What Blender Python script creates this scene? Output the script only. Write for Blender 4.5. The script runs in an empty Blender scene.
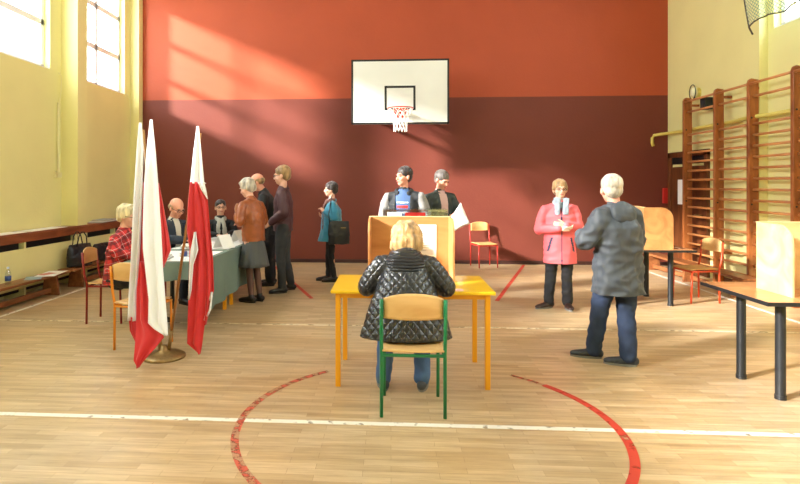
import bpy, bmesh, math, random
from mathutils import Vector, Matrix, noise, Euler
random.seed(7)
PI = math.pi
R = math.radians
SC = bpy.context.scene
COL = SC.collection

# ------------------------------------------------------------------ camera, sky, sun, exposure
cam_d = bpy.data.cameras.new('camera'); cam = bpy.data.objects.new('camera', cam_d); COL.objects.link(cam)
cam.location = (0, 0, 1.58); cam.rotation_euler = (R(90), 0, R(3.6))
cam_d.sensor_width = 36; cam_d.lens = 24.75; cam_d.shift_x = 0.0545; cam_d.shift_y = -0.07125
cam_d.clip_end = 200
SC.camera = cam
SC.view_settings.view_transform = 'Standard'; SC.view_settings.look = 'None'
SC.view_settings.exposure = 0.38; SC.view_settings.gamma = 1.0; SC.view_settings.use_curve_mapping = False
SKY_STRENGTH, SUN_STRENGTH, PORTALS = 12.0, 18.5, True
wd = bpy.data.worlds.new('sky'); SC.world = wd; wd.use_nodes = True
bgn = wd.node_tree.nodes['Background']; bgn.inputs[0].default_value = (0.84, 0.93, 1.0, 1); bgn.inputs[1].default_value = SKY_STRENGTH
sun_d = bpy.data.lights.new('sun', 'SUN'); sun_d.energy = SUN_STRENGTH; sun_d.angle = R(6.0); sun_d.color = (1.0, 0.96, 0.92)
sun = bpy.data.objects.new('sun', sun_d); COL.objects.link(sun)
sun.rotation_euler = Vector((1.0, 0.52, -0.465)).to_track_quat('-Z', 'Y').to_euler()
SC.cycles.max_bounces = 10; SC.cycles.diffuse_bounces = 6; SC.cycles.transparent_max_bounces = 16

XL, XR, YB, YF, ZC = -5.35, 5.42, 11.15, -4.0, 6.3      # left wall, right wall, back wall, wall behind the camera, ceiling
WZ0, WZ1 = 3.40, 5.62                                    # window sill and head on the left side
WINS = [(8.98, 10.76), (6.30, 8.33), (3.72, 5.75), (1.14, 3.17), (-1.44, 0.59), (-3.6, -2.0)]
RZ0, RZ1 = 3.80, 5.60
FWP = []
RWINS = [(6.0, 8.16), (3.2, 5.4), (0.4, 2.6), (-2.4, -0.2)]
if PORTALS:
    for (wins, xx, z0, z1, sg) in ((WINS, XL, WZ0, WZ1, -1), (RWINS, XR, RZ0, RZ1, 1)):
        for (a, b) in wins:
            ld = bpy.data.lights.new('window_portal', 'AREA'); ld.shape = 'RECTANGLE'
            ld.size = z1 - z0; ld.size_y = b - a; ld.cycles.is_portal = True
            lo = bpy.data.objects.new('window_portal', ld); COL.objects.link(lo)
            lo.location = (xx + sg * .33, (a + b) / 2, (z0 + z1) / 2)
            lo.rotation_euler = (0, R(-90) * (1 if sg < 0 else -1), 0)

if PORTALS:
    for (a, b) in FWP:
        ld = bpy.data.lights.new('window_portal', 'AREA'); ld.shape = 'RECTANGLE'; ld.size = b - a; ld.size_y = 2.6; ld.cycles.is_portal = True
        lo = bpy.data.objects.new('window_portal', ld); COL.objects.link(lo); lo.location = ((a + b) / 2, YF - .33, 4.3); lo.rotation_euler = (R(90), 0, 0)

# ------------------------------------------------------------------ helpers
def lin(c):
    return tuple(((v / 255) / 12.92 if v / 255 <= .04045 else ((v / 255 + .055) / 1.055) ** 2.4) for v in c)

def nodes(m):
    nt = m.node_tree; return nt, nt.nodes, nt.links, nt.nodes['Principled BSDF']

def mat(name, rgb, rough=.6, metal=0, bump=0, bscale=60, var=0, vscale=4, spec=.5, alpha=1, stretch=None, sheen=0, coat=0):
    m = bpy.data.materials.new(name); m.use_nodes = True
    nt, N, L, P = nodes(m)
    c = lin(rgb); P.inputs['Base Color'].default_value = (*c, 1)
    P.inputs['Roughness'].default_value = rough; P.inputs['Metallic'].default_value = metal
    P.inputs['Specular IOR Level'].default_value = spec; P.inputs['Sheen Weight'].default_value = sheen
    P.inputs['Coat Weight'].default_value = coat
    if var or bump:
        tc = N.new('ShaderNodeTexCoord'); mp = N.new('ShaderNodeMapping')
        L.new(tc.outputs['Object'], mp.inputs[0])
        if stretch: mp.inputs['Scale'].default_value = stretch
    if var:
        n = N.new('ShaderNodeTexNoise'); n.inputs['Scale'].default_value = vscale; n.inputs['Detail'].default_value = 5
        L.new(mp.outputs[0], n.inputs['Vector'])
        r = N.new('ShaderNodeValToRGB')
        r.color_ramp.elements[0].position = .3; r.color_ramp.elements[1].position = .7
        r.color_ramp.elements[0].color = (*[v * (1 - var) for v in c], 1)
        r.color_ramp.elements[1].color = (*[min(1, v * (1 + var)) for v in c], 1)
        L.new(n.outputs['Fac'], r.inputs[0]); L.new(r.outputs[0], P.inputs['Base Color'])
    if bump:
        n = N.new('ShaderNodeTexNoise'); n.inputs['Scale'].default_value = bscale; n.inputs['Detail'].default_value = 3
        L.new(mp.outputs[0], n.inputs['Vector'])
        b = N.new('ShaderNodeBump'); b.inputs['Strength'].default_value = bump; b.inputs['Distance'].default_value = .01
        L.new(n.outputs['Fac'], b.inputs['Height']); L.new(b.outputs[0], P.inputs['Normal'])
    return m

def wood(name, rgb, rgb2, scale=(1, 1, 1), rough=.4, rings=9):
    m = bpy.data.materials.new(name); m.use_nodes = True
    nt, N, L, P = nodes(m)
    tc = N.new('ShaderNodeTexCoord'); mp = N.new('ShaderNodeMapping'); mp.inputs['Scale'].default_value = scale
    L.new(tc.outputs['Object'], mp.inputs[0])
    n = N.new('ShaderNodeTexNoise'); n.inputs['Scale'].default_value = rings; n.inputs['Detail'].default_value = 6; n.inputs['Distortion'].default_value = 1.2
    L.new(mp.outputs[0], n.inputs['Vector'])
    r = N.new('ShaderNodeValToRGB')
    r.color_ramp.elements[0].position = .35; r.color_ramp.elements[1].position = .68
    r.color_ramp.elements[0].color = (*lin(rgb2), 1); r.color_ramp.elements[1].color = (*lin(rgb), 1)
    L.new(n.outputs['Fac'], r.inputs[0]); L.new(r.outputs[0], P.inputs['Base Color'])
    P.inputs['Roughness'].default_value = rough
    return m

def box(bm, c, size, rz=0, ry=0, rx=0):
    M = Matrix.Translation(c) @ Euler((rx, ry, rz)).to_matrix().to_4x4() @ Matrix.Diagonal((*size, 1))
    bmesh.ops.create_cube(bm, size=1, matrix=M); return bm

def bx(x0, x1, y0, y1, z0, z1, bm=None):
    bm = bm or bmesh.new()
    return box(bm, ((x0 + x1) / 2, (y0 + y1) / 2, (z0 + z1) / 2), (x1 - x0, y1 - y0, z1 - z0))

def cyl(bm, p0, p1, r, r2=None, seg=16):
    p0, p1 = Vector(p0), Vector(p1); d = p1 - p0
    M = Matrix.Translation((p0 + p1) / 2) @ d.to_track_quat('Z', 'Y').to_matrix().to_4x4()
    bmesh.ops.create_cone(bm, cap_ends=True, segments=seg, radius1=r, radius2=r if r2 is None else r2, depth=d.length, matrix=M)
    return bm

def ell(bm, c, r, rot=None, seg=16, rings=10):
    M = Matrix.Translation(c)
    if rot: M = M @ Euler(rot).to_matrix().to_4x4()
    bmesh.ops.create_uvsphere(bm, u_segments=seg, v_segments=rings, radius=1, matrix=M @ Matrix.Diagonal((*r, 1)))
    return bm

def limb(bm, pts, rad, side=(1, 0, 0), seg=18, cap=True):
    """closed tube through pts; rad = (half width along side, half depth)"""
    pts = [Vector(p) for p in pts]; side = Vector(side)
    rad = [(r, r) if not isinstance(r, (tuple, list)) else r for r in rad]
    P, Rr = [], []
    n = len(pts)
    T = []
    for i in range(n):
        t = (pts[min(i + 1, n - 1)] - pts[max(i - 1, 0)]).normalized(); T.append(t)
    seq = []
    if cap:
        for k in (0.25, .6, .85):
            e = min(rad[0]); seq.append((pts[0] - T[0] * e * math.cos(math.asin(k)) * .8, (rad[0][0] * k, rad[0][1] * k), T[0]))
    for i in range(n): seq.append((pts[i], rad[i], T[i]))
    if cap:
        for k in (.85, .6, .25):
            e = min(rad[-1]); seq.append((pts[-1] + T[-1] * e * math.cos(math.asin(k)) * .8, (rad[-1][0] * k, rad[-1][1] * k), T[-1]))
    rings = []
    for c, r, t in seq:
        s = side - t * side.dot(t)
        if s.length < 1e-3: s = Vector((0, 1, 0)) - t * t.y
        s.normalize(); o = t.cross(s)
        rings.append([bm.verts.new(c + s * r[0] * math.cos(2 * PI * k / seg) + o * r[1] * math.sin(2 * PI * k / seg)) for k in range(seg)])
    for a, b in zip(rings, rings[1:]):
        for k in range(seg):
            bm.faces.new((a[k], a[(k + 1) % seg], b[(k + 1) % seg], b[k]))
    bm.faces.new(rings[0][::-1]); bm.faces.new(rings[-1])
    return bm

def tube(bm, pts, r, seg=10):
    pts = [Vector(p) for p in pts]
    return limb(bm, pts, [r] * len(pts), side=(0.31, 0.17, 0.93), seg=seg, cap=False)

def prism(bm, poly, d, axis='y'):
    """extrude a 2D outline by d along an axis"""
    f = {'y': lambda a, b, t: (a, t, b), 'x': lambda a, b, t: (t, a, b), 'z': lambda a, b, t: (a, b, t)}[axis]
    v0 = [bm.verts.new(f(a, b, d[0])) for a, b in poly]; v1 = [bm.verts.new(f(a, b, d[1])) for a, b in poly]
    n = len(poly); bm.faces.new(v0[::-1]); bm.faces.new(v1)
    for i in range(n): bm.faces.new((v0[i], v0[(i + 1) % n], v1[(i + 1) % n], v1[i]))
    bmesh.ops.recalc_face_normals(bm, faces=bm.faces)
    return bm

def obj(name, bm, m=None, parent=None, bevel=0, smooth=False, solid=0):
    me = bpy.data.meshes.new(name)
    if isinstance(bm, bmesh.types.BMesh):
        if not solid: bmesh.ops.recalc_face_normals(bm, faces=bm.faces)
        bm.to_mesh(me); bm.free()
    o = bpy.data.objects.new(name, me); COL.objects.link(o)
    for mm in (m if isinstance(m, (list, tuple)) else [m] if m else []): me.materials.append(mm)
    if smooth:
        for p in me.polygons: p.use_smooth = True
    if parent: o.parent = parent
    if solid:
        s = o.modifiers.new('thickness', 'SOLIDIFY'); s.thickness = solid; s.offset = 0
    if bevel:
        b = o.modifiers.new('bevel', 'BEVEL'); b.width = bevel; b.segments = 2; b.limit_method = 'ANGLE'
    return o

def thing(name, label, cat, loc=(0, 0, 0), rz=0, group=None):
    o = bpy.data.objects.new(name, None); COL.objects.link(o); o.empty_display_size = .1
    o.location = loc; o.rotation_euler = (0, 0, rz); o['label'] = label; o['category'] = cat
    if group: o['group'] = group
    return o

def tag(o, label, cat, group=None, loc=None, rz=None, kind=None):
    o['label'] = label; o['category'] = cat
    if group: o['group'] = group
    if kind: o['kind'] = kind
    if loc: o.location = loc
    if rz is not None: o.rotation_euler = (0, 0, rz)
    return o

def struct(name, bm, m, parent=None, **k):
    o = obj(name, bm, m, parent, **k)
    if not parent: o['kind'] = 'structure'
    return o

def dup(root, loc, rz, label, group=None):
    r = root.copy(); COL.objects.link(r); r.location = loc; r.rotation_euler = (0, 0, rz); r['label'] = label
    if group: r['group'] = group
    for ch in list(root.children):
        c = ch.copy(); COL.objects.link(c); c.parent = r
        for g in ch.children:
            d = g.copy(); COL.objects.link(d); d.parent = c
    return r

# ------------------------------------------------------------------ materials
def wall_mat(name, rgb, split=None, rgb_low=None, blotch=.05):
    m = bpy.data.materials.new(name); m.use_nodes = True
    nt, N, L, P = nodes(m); P.inputs['Roughness'].default_value = .55; P.inputs['Specular IOR Level'].default_value = .25
    g = N.new('ShaderNodeNewGeometry'); n = N.new('ShaderNodeTexNoise'); n.inputs['Scale'].default_value = 1.3; n.inputs['Detail'].default_value = 8
    L.new(g.outputs['Position'], n.inputs['Vector'])
    col = N.new('ShaderNodeRGB'); col.outputs[0].default_value = (*lin(rgb), 1); src = col.outputs[0]
    if split:
        sx = N.new('ShaderNodeSeparateXYZ'); L.new(g.outputs['Position'], sx.inputs[0])
        gt = N.new('ShaderNodeMath'); gt.operation = 'GREATER_THAN'; gt.inputs[1].default_value = split; L.new(sx.outputs[2], gt.inputs[0])
        mx = N.new('ShaderNodeMix'); mx.data_type = 'RGBA'; mx.inputs[6].default_value = (*lin(rgb_low), 1)
        L.new(col.outputs[0], mx.inputs[7]); L.new(gt.outputs[0], mx.inputs[0]); src = mx.outputs[2]
    mr = N.new('ShaderNodeMapRange'); mr.inputs[1].default_value = .3; mr.inputs[2].default_value = .7
    mr.inputs[3].default_value = 1 - blotch; mr.inputs[4].default_value = 1 + blotch; L.new(n.outputs['Fac'], mr.inputs[0])
    ml = N.new('ShaderNodeMix'); ml.data_type = 'RGBA'; ml.blend_type = 'MULTIPLY'; ml.inputs[0].default_value = 1
    cmb = N.new('ShaderNodeCombineColor')
    for k in range(3): L.new(mr.outputs[0], cmb.inputs[k])
    L.new(src, ml.inputs[6]); L.new(cmb.outputs[0], ml.inputs[7]); L.new(ml.outputs[2], P.inputs['Base Color'])
    n2 = N.new('ShaderNodeTexNoise'); n2.inputs['Scale'].default_value = 30; n2.inputs['Detail'].default_value = 4
    L.new(g.outputs['Position'], n2.inputs['Vector'])
    b = N.new('ShaderNodeBump'); b.inputs['Strength'].default_value = .25; b.inputs['Distance'].default_value = .01
    L.new(n2.outputs['Fac'], b.inputs['Height']); L.new(b.outputs[0], P.inputs['Normal'])
    return m

M_back = wall_mat('painted_two_tone_wall', (170, 78, 50), 3.34, (112, 55, 44))
M_yellow = wall_mat('yellow_painted_wall', (230, 222, 156), blotch=.03)
M_ceil = mat('white_ceiling', (225, 222, 205), .8)
M_frame = mat('white_window_frame', (244, 244, 244), .4)
M_maroonbase = mat('dark_skirting', (60, 30, 26), .5)

def floor_mat():
    m = bpy.data.materials.new('worn_parquet'); m.use_nodes = True
    nt, N, L, P = nodes(m)
    g = N.new('ShaderNodeNewGeometry')
    br = N.new('ShaderNodeTexBrick'); L.new(g.outputs['Position'], br.inputs['Vector'])
    br.inputs['Scale'].default_value = 1; br.inputs['Brick Width'].default_value = .42; br.inputs['Row Height'].default_value = .062
    br.inputs['Mortar Size'].default_value = .0010; br.inputs['Mortar Smooth'].default_value = .3; br.offset = .37; br.offset_frequency = 2
    br.inputs['Color1'].default_value = (*lin((198, 174, 140)), 1); br.inputs['Color2'].default_value = (*lin((178, 152, 116)), 1)
    br.inputs['Mortar'].default_value = (*lin((144, 116, 84)), 1)
    mp = N.new('ShaderNodeMapping'); mp.inputs['Scale'].default_value = (.9, 9, 1); L.new(g.outputs['Position'], mp.inputs[0])
    n = N.new('ShaderNodeTexNoise'); n.inputs['Scale'].default_value = 2.2; n.inputs['Detail'].default_value = 8; n.inputs['Roughness'].default_value = .65
    L.new(mp.outputs[0], n.inputs['Vector'])
    r = N.new('ShaderNodeValToRGB'); r.color_ramp.elements[0].position = .3; r.color_ramp.elements[1].position = .72
    r.color_ramp.elements[0].color = (.72, .68, .61, 1); r.color_ramp.elements[1].color = (1.2, 1.2, 1.2, 1)
    L.new(n.outputs['Fac'], r.inputs[0])
    ml = N.new('ShaderNodeMix'); ml.data_type = 'RGBA'; ml.blend_type = 'MULTIPLY'; ml.inputs[0].default_value = 1
    L.new(br.outputs['Color'], ml.inputs[6]); L.new(r.outputs[0], ml.inputs[7])
    n2 = N.new('ShaderNodeTexNoise'); n2.inputs['Scale'].default_value = .9; n2.inputs['Detail'].default_value = 5
    L.new(g.outputs['Position'], n2.inputs['Vector'])
    r2 = N.new('ShaderNodeValToRGB'); r2.color_ramp.elements[0].position = .35; r2.color_ramp.elements[1].position = .65
    r2.color_ramp.elements[0].color = (.93, .97, 1.02, 1); r2.color_ramp.elements[1].color = (1.05, 1.0, .9, 1)
    L.new(n2.outputs['Fac'], r2.inputs[0])
    m2 = N.new('ShaderNodeMix'); m2.data_type = 'RGBA'; m2.blend_type = 'MULTIPLY'; m2.inputs[0].default_value = 1
    L.new(ml.outputs[2], m2.inputs[6]); L.new(r2.outputs[0], m2.inputs[7]); L.new(m2.outputs[2], P.inputs['Base Color'])
    rr = N.new('ShaderNodeMapRange'); rr.inputs[3].default_value = .22; rr.inputs[4].default_value = .5
    L.new(n.outputs['Fac'], rr.inputs[0]); L.new(rr.outputs[0], P.inputs['Roughness'])
    b = N.new('ShaderNodeBump'); b.inputs['Strength'].default_value = .35; b.inputs['Distance'].default_value = .003
    ad = N.new('ShaderNodeMath'); ad.operation = 'ADD'; L.new(br.outputs['Fac'], ad.inputs[0]); L.new(n.outputs['Fac'], ad.inputs[1])
    b.invert = True
    L.new(ad.outputs[0], b.inputs['Height']); L.new(b.outputs[0], P.inputs['Normal'])
    return m
M_floor = floor_mat()

def worn(name, rgb, amount=.45, scale=14):
    m = bpy.data.materials.new(name); m.use_nodes = True
    nt, N, L, P = nodes(m); P.inputs['Base Color'].default_value = (*lin(rgb), 1); P.inputs['Roughness'].default_value = .45
    g = N.new('ShaderNodeNewGeometry'); n = N.new('ShaderNodeTexNoise'); n.inputs['Scale'].default_value = scale; n.inputs['Detail'].default_value = 6
    L.new(g.outputs['Position'], n.inputs['Vector'])
    r = N.new('ShaderNodeValToRGB'); r.color_ramp.elements[0].position = amount - .06; r.color_ramp.elements[1].position = amount + .06
    r.color_ramp.elements[0].color = (.12,) * 3 + (1,); r.color_ramp.elements[1].color = (.92,) * 3 + (1,)
    L.new(n.outputs['Fac'], r.inputs[0]); L.new(r.outputs[0], P.inputs['Alpha'])
    return m
M_white_line = worn('worn_white_paint', (238, 232, 220), .36)
M_thin_line = worn('worn_cream_paint', (232, 218, 185), .46)
M_red_line = worn('worn_red_paint', (196, 62, 44), .36)
M_red_faded = worn('faded_red_paint', (196, 92, 70), .52)

def glass_mat(name, tint=(1, 1, 1), fac=.06):
    m = bpy.data.materials.new(name); m.use_nodes = True; nt, N, L, P = nodes(m); N.remove(P)
    out = N['Material Output']; t = N.new('ShaderNodeBsdfTransparent'); t.inputs[0].default_value = (*tint, 1)
    gl = N.new('ShaderNodeBsdfGlossy'); gl.inputs['Roughness'].default_value = .05
    mx = N.new('ShaderNodeMixShader'); mx.inputs[0].default_value = fac
    L.new(t.outputs[0], mx.inputs[1]); L.new(gl.outputs[0], mx.inputs[2]); L.new(mx.outputs[0], out.inputs[0])
    return m
M_glass = glass_mat('window_glass'); M_acrylic = glass_mat('clear_acrylic', (.93, .96, .97), .16)

W_bar = wood('varnished_brown_wood', (176, 106, 54), (130, 70, 32), (1, 1, .18), .35)
W_rung = wood('varnished_rung_wood', (214, 150, 92), (178, 112, 62), (1, .15, 1), .35)
W_ply = wood('birch_plywood', (222, 188, 138), (200, 158, 104), (.35, 1, 1), .4, 4)
W_ply_dark = wood('amber_plywood', (192, 140, 86), (166, 112, 64), (.35, 1, 1), .4, 4)
W_ply_edge = mat('plywood_edge', (232, 202, 150), .5)
W_seat = wood('chair_plywood', (226, 186, 126), (206, 158, 96), (.3, 1, 1), .35, 6)
W_bench = wood('bench_wood', (158, 100, 58), (112, 64, 34), (1, .15, 1), .4)
W_cover = wood('radiator_board_wood', (150, 84, 52), (116, 60, 34), (1, .15, 1), .4)
W_lam = wood('table_laminate', (196, 138, 92), (176, 118, 74), (.3, 1, 1), .25)
W_door = wood('door_wood', (118, 66, 32), (82, 42, 18), (1, 1, .2), .4)
M_black = mat('black_plastic', (24, 24, 26), .45)
M_blkmetal = mat('black_metal', (30, 32, 34), .4, .2)
M_paper = mat('white_paper', (238, 238, 236), .7)
M_print = mat('printed_grey', (175, 178, 182), .7)
M_darkprint = mat('print_black', (60, 62, 66), .7)
M_redprint = mat('print_red', (205, 40, 38), .6)
M_greenprint = mat('print_green', (60, 130, 70), .6)
M_brass = mat('aged_brass', (152, 128, 84), .42, .8, var=.2, vscale=30)
M_pipe = mat('yellow_pipe_paint', (214, 196, 100), .4)

# ------------------------------------------------------------------ the room
struct('floor', bx(XL - .4, XR + .4, YF, YB + .3, -.1, 0), M_floor)
struct('ceiling', bx(XL - .4, XR + .4, YF, YB + .3, ZC, ZC + .2), M_ceil)
struct('wall_back', bx(XL - .4, XR + .4, YB, YB + .3, 0, ZC), M_back)
FW = FWP
bm = bmesh.new(); bx(XL - .4, XR + .4, YF - .3, YF, 0, 3.0, bm); bx(XL - .4, XR + .4, YF - .3, YF, 5.6, ZC, bm)
xs = [XL - .4] + [v for w in FW for v in w] + [XR + .4]
for a, b in zip(xs[::2], xs[1::2]): bx(a, b, YF - .3, YF, 3.0, 5.6, bm)
struct('wall_front', bm, M_yellow)

def side_wall(name, x0, x1, wins, z0, z1):
    bm = bmesh.new()
    bx(x0, x1, YF, YB, 0, z0, bm); bx(x0, x1, YF, YB, z1, ZC, bm)
    ys = [YF] + [v for w in sorted(wins) for v in w] + [YB]
    for a, b in zip(ys[::2], ys[1::2]): bx(x0, x1, a, b, z0, z1, bm)
    return struct(name, bm, M_yellow)
side_wall('wall_left', XL - .3, XL, WINS, WZ0, WZ1)
side_wall('wall_right', XR, XR + .3, RWINS, RZ0, RZ1)
# piers standing proud of the side walls
for i, (y0, y1, d) in enumerate([(10.98, YB, .19), (8.62, 8.90, .28), (6.0, 6.28, .28), (3.42, 3.70, .28), (.84, 1.12, .28), (-1.76, -1.48, .28)]):
    struct('trim_%d' % (i + 1), bx(XL, XL + d, y0, y1, 0, ZC), M_yellow)
for i, (y0, y1) in enumerate([(8.28, 8.64), (5.5, 5.86), (2.72, 3.08), (-.1, .26)]):
    struct('trim_%d' % (i + 11), bx(XR - .12, XR, y0, y1, 0, ZC), M_yellow)
struct('baseboard_back', bx(XL + .2, XR, YB - .02, YB, 0, .07), M_maroonbase)
struct('baseboard_right', bx(XR - .02, XR, YF, 9.6, 0, .08), W_door)

def window(i, x, y0, y1, z0, z1, sg, rows, cols):
    w = .075; xa, xb = x + sg * .10, x + sg * .17
    if xa > xb: xa, xb = xb, xa
    root = bpy.data.objects.new('window_%d' % i, None); COL.objects.link(root); root['kind'] = 'structure'
    bm = bmesh.new()
    for a, b in ((y0, y0 + w), (y1 - w, y1)): bx(xa, xb, a, b, z0, z1, bm)
    for a, b in ((z0, z0 + w), (z1 - w, z1)): bx(xa, xb, y0, y1, a, b, bm)
    for z in rows: bx(xa, xb, y0, y1, z - .05, z + .05, bm)
    for y in cols: bx(xa, xb, y - .04, y + .04, z0, z1, bm)
    f = obj('window_frame', bm, M_frame, root, bevel=.006)
    xm = (xa + xb) / 2
    obj('pane', bx(xm - .003, xm + .003, y0 + .03, y1 - .03, z0 + .03, z1 - .03), M_glass, root)
    obj('window_sill', bx(min(x - .0 * sg, x + sg * .28), max(x, x + sg * .28), y0, y1, z0 - .002, z0 + .012), M_frame, root)
for i, (a, b) in enumerate(WINS): window(i + 1, XL, a, b, WZ0, WZ1, -1, (4.13, 4.90), ((a + b) / 2,) if i != 1 else (7.28,))
for i, (a, b) in enumerate(FW):
    root = bpy.data.objects.new('window_%d' % (i + 21), None); COL.objects.link(root); root['kind'] = 'structure'
    bm = bmesh.new()
    for q0, q1 in ((a, a + .07), (b - .07, b), ((a + b) / 2 - .04, (a + b) / 2 + .04)): bx(q0, q1, YF - .18, YF - .11, 3.0, 5.6, bm)
    for q0, q1 in ((3.0, 3.07), (5.53, 5.6), (4.2, 4.28)): bx(a, b, YF - .18, YF - .11, q0, q1, bm)
    obj('window_frame', bm, M_frame, root); obj('pane', bx(a + .03, b - .03, YF - .148, YF - .142, 3.03, 5.57), M_glass, root)
for i, (a, b) in enumerate(RWINS): window(i + 11, XR, a, b, RZ0, RZ1, 1, (4.7,), (a + (b - a) * .33, a + (b - a) * .67))

# door in the right wall near the back corner
root = bpy.data.objects.new('door_1', None); COL.objects.link(root); root['kind'] = 'structure'
bm = bmesh.new()
bx(XR - .05, XR + .02, 9.72, 9.82, 0, 2.2, bm); bx(XR - .05, XR + .02, 10.96, 11.06, 0, 2.2, bm); bx(XR - .05, XR + .02, 9.72, 11.06, 2.1, 2.2, bm)
obj('door_frame', bm, W_door, root, bevel=.006)
dl = obj('door_leaf', bx(XR - .025, XR + .0, 9.82, 10.96, 0, 1.92), W_door, root)
obj('transom_pane', bx(XR - .015, XR + .0, 9.82, 10.96, 1.97, 2.1), M_black, root)
bm = bmesh.new(); cyl(bm, (XR - .03, 9.92, 1.05), (XR - .09, 9.92, 1.05), .012); cyl(bm, (XR - .085, 9.92, 1.05), (XR - .085, 10.05, 1.05), .011)
obj('door_handle', bm, M_brass, dl, smooth=True)
tag(obj('notice', bx(XR - .030, XR - .026, 10.4, 10.72, 1.22, 1.68), M_paper), 'white paper notice taped to the brown door', 'notice')

# ------------------------------------------------------------------ court lines painted on the floor
def line_bm(x0, y0, x1, y1, w):
    d = Vector((x1 - x0, y1 - y0, 0)); n = Vector((-d.y, d.x, 0)).normalized() * w / 2
    bm = bmesh.new(); a, b = Vector((x0, y0, 0)), Vector((x1, y1, 0))
    poly = [(p.x, p.y) for p in (a + n, b + n, b - n, a - n)]
    return prism(bm, poly, (0.0, .0015), 'z')
def line(label, m, x0, y0, x1, y1, w, z=0.0, cat='floor marking'):
    o = obj('floor_line', line_bm(x0, y0, x1, y1, w), m); o.location.z = z; o['kind'] = 'structure'; return o
o = line('', M_white_line, -5.2, 3.64, 5.3, 3.64, .05); o.name = 'trim_21'
o = line('', M_thin_line, -4.67, 6.17, 4.67, 6.17, .035); o.name = 'trim_22'
o = line('', M_white_line, -4.67, -3, -4.67, 11.1, .05, .002); o.name = 'trim_23'
o = line('', M_white_line, 4.67, -3, 4.67, 11.1, .05, .002); o.name = 'trim_24'
o = line('', M_red_line, 2.62, 11.05, 1.44, 7.6, .055, .001); o.name = 'trim_25'
o = line('', M_red_line, -2.45, 11.05, -1.10, 7.6, .055, .001); o.name = 'trim_26'
def arc(name, a0, a1, m, z, w=.055):
    bm = bmesh.new(); n = 48; cx, cy, r = .23, 3.66, 1.235; poly = []
    for k in range(n + 1): a = R(a0 + (a1 - a0) * k / n); poly.append((cx + (r + w / 2) * math.cos(a), cy + (r + w / 2) * math.sin(a)))
    for k in range(n, -1, -1): a = R(a0 + (a1 - a0) * k / n); poly.append((cx + (r - w / 2) * math.cos(a), cy + (r - w / 2) * math.sin(a)))
    prism(bm, poly, (0, .0015), 'z'); o = obj(name, bm, m); o.location.z = z; o['kind'] = 'structure'
arc('trim_27', -75, 38, M_red_line, .002); arc('trim_28', 128, 255, M_red_faded, .002, .05); arc('trim_29', 38, 52, M_red_faded, .002, .035)

# ------------------------------------------------------------------ basketball hoop
hoop = thing('basketball_hoop', 'white basketball backboard with black border, red rim and white net on the back wall', 'basketball hoop')
HX, HY = .165, 10.17
ob = obj('backboard', bx(HX - .9, HX + .9, HY, HY + .03, 2.70, 3.90), mat('white_board', (222, 222, 216), .5, var=.03, vscale=2), hoop)
bm = bmesh.new()
for a in ((HX - .9, HX - .865, 2.70, 3.90), (HX + .865, HX + .9, 2.70, 3.90), (HX - .9, HX + .9, 2.70, 2.735), (HX - .9, HX + .9, 3.865, 3.90)):
    bx(a[0], a[1], HY - .006, HY + .034, a[2], a[3], bm)
obj('border', bm, M_black, ob)
bm = bmesh.new()
for a in ((-.285, -.245, 2.96, 3.41), (.245, .285, 2.96, 3.41), (-.285, .285, 3.37, 3.41), (-.285, .285, 2.96, 3.0)):
    bx(HX + a[0], HX + a[1], HY - .005, HY, a[2], a[3], bm)
obj('target_square', bm, M_black, ob)
M_rim = mat('red_rim_paint', (206, 62, 42), .4)
bm = bmesh.new(); cx, cy, rr, zr = HX, HY - .39, .225, 2.94
tube(bm, [(cx + rr * math.cos(2 * PI * k / 36), cy + rr * math.sin(2 * PI * k / 36), zr) for k in range(37)], .010)
bx(cx - .09, cx + .09, HY - .17, HY - .006, zr - .012, zr + .006, bm); bx(cx - .10, cx + .10, HY - .02, HY - .006, zr - .12, zr + .06, bm)
cyl(bm, (cx - .08, HY - .02, zr - .1), (cx - .12, HY - .2, zr), .008); cyl(bm, (cx + .08, HY - .02, zr - .1), (cx + .12, HY - .2, zr), .008)
obj('rim', bm, M_rim, hoop, smooth=False)
bm = bmesh.new(); n = 12
prof = [(.225, 0), (.19, -.07), (.155, -.15), (.13, -.23), (.115, -.32), (.12, -.41)]
for k in range(n):
    for sgn in (1, -1):
        tube(bm, [(cx + r_ * math.cos(2 * PI * (k + sgn * i * .5) / n), cy + r_ * math.sin(2 * PI * (k + sgn * i * .5) / n), zr + z_) for i, (r_, z_) in enumerate(prof)], .0065, 6)
obj('net', bm, mat('white_cord', (232, 230, 222), .8), hoop)
for sx in (-.5, .5):
    bm = bmesh.new()
    for z in (2.9, 3.7): bx(HX + sx - .03, HX + sx + .03, HY + .03, YB, z - .03, z + .03, bm)
    bx(HX + sx - .03, HX + sx + .03, HY + .03, HY + .08, 2.8, 3.8, bm)
    cyl(bm, (HX + sx, HY + .06, 2.92), (HX + sx, YB - .01, 3.68), .02)
    obj('bracket', bm, M_blkmetal, hoop)

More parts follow.
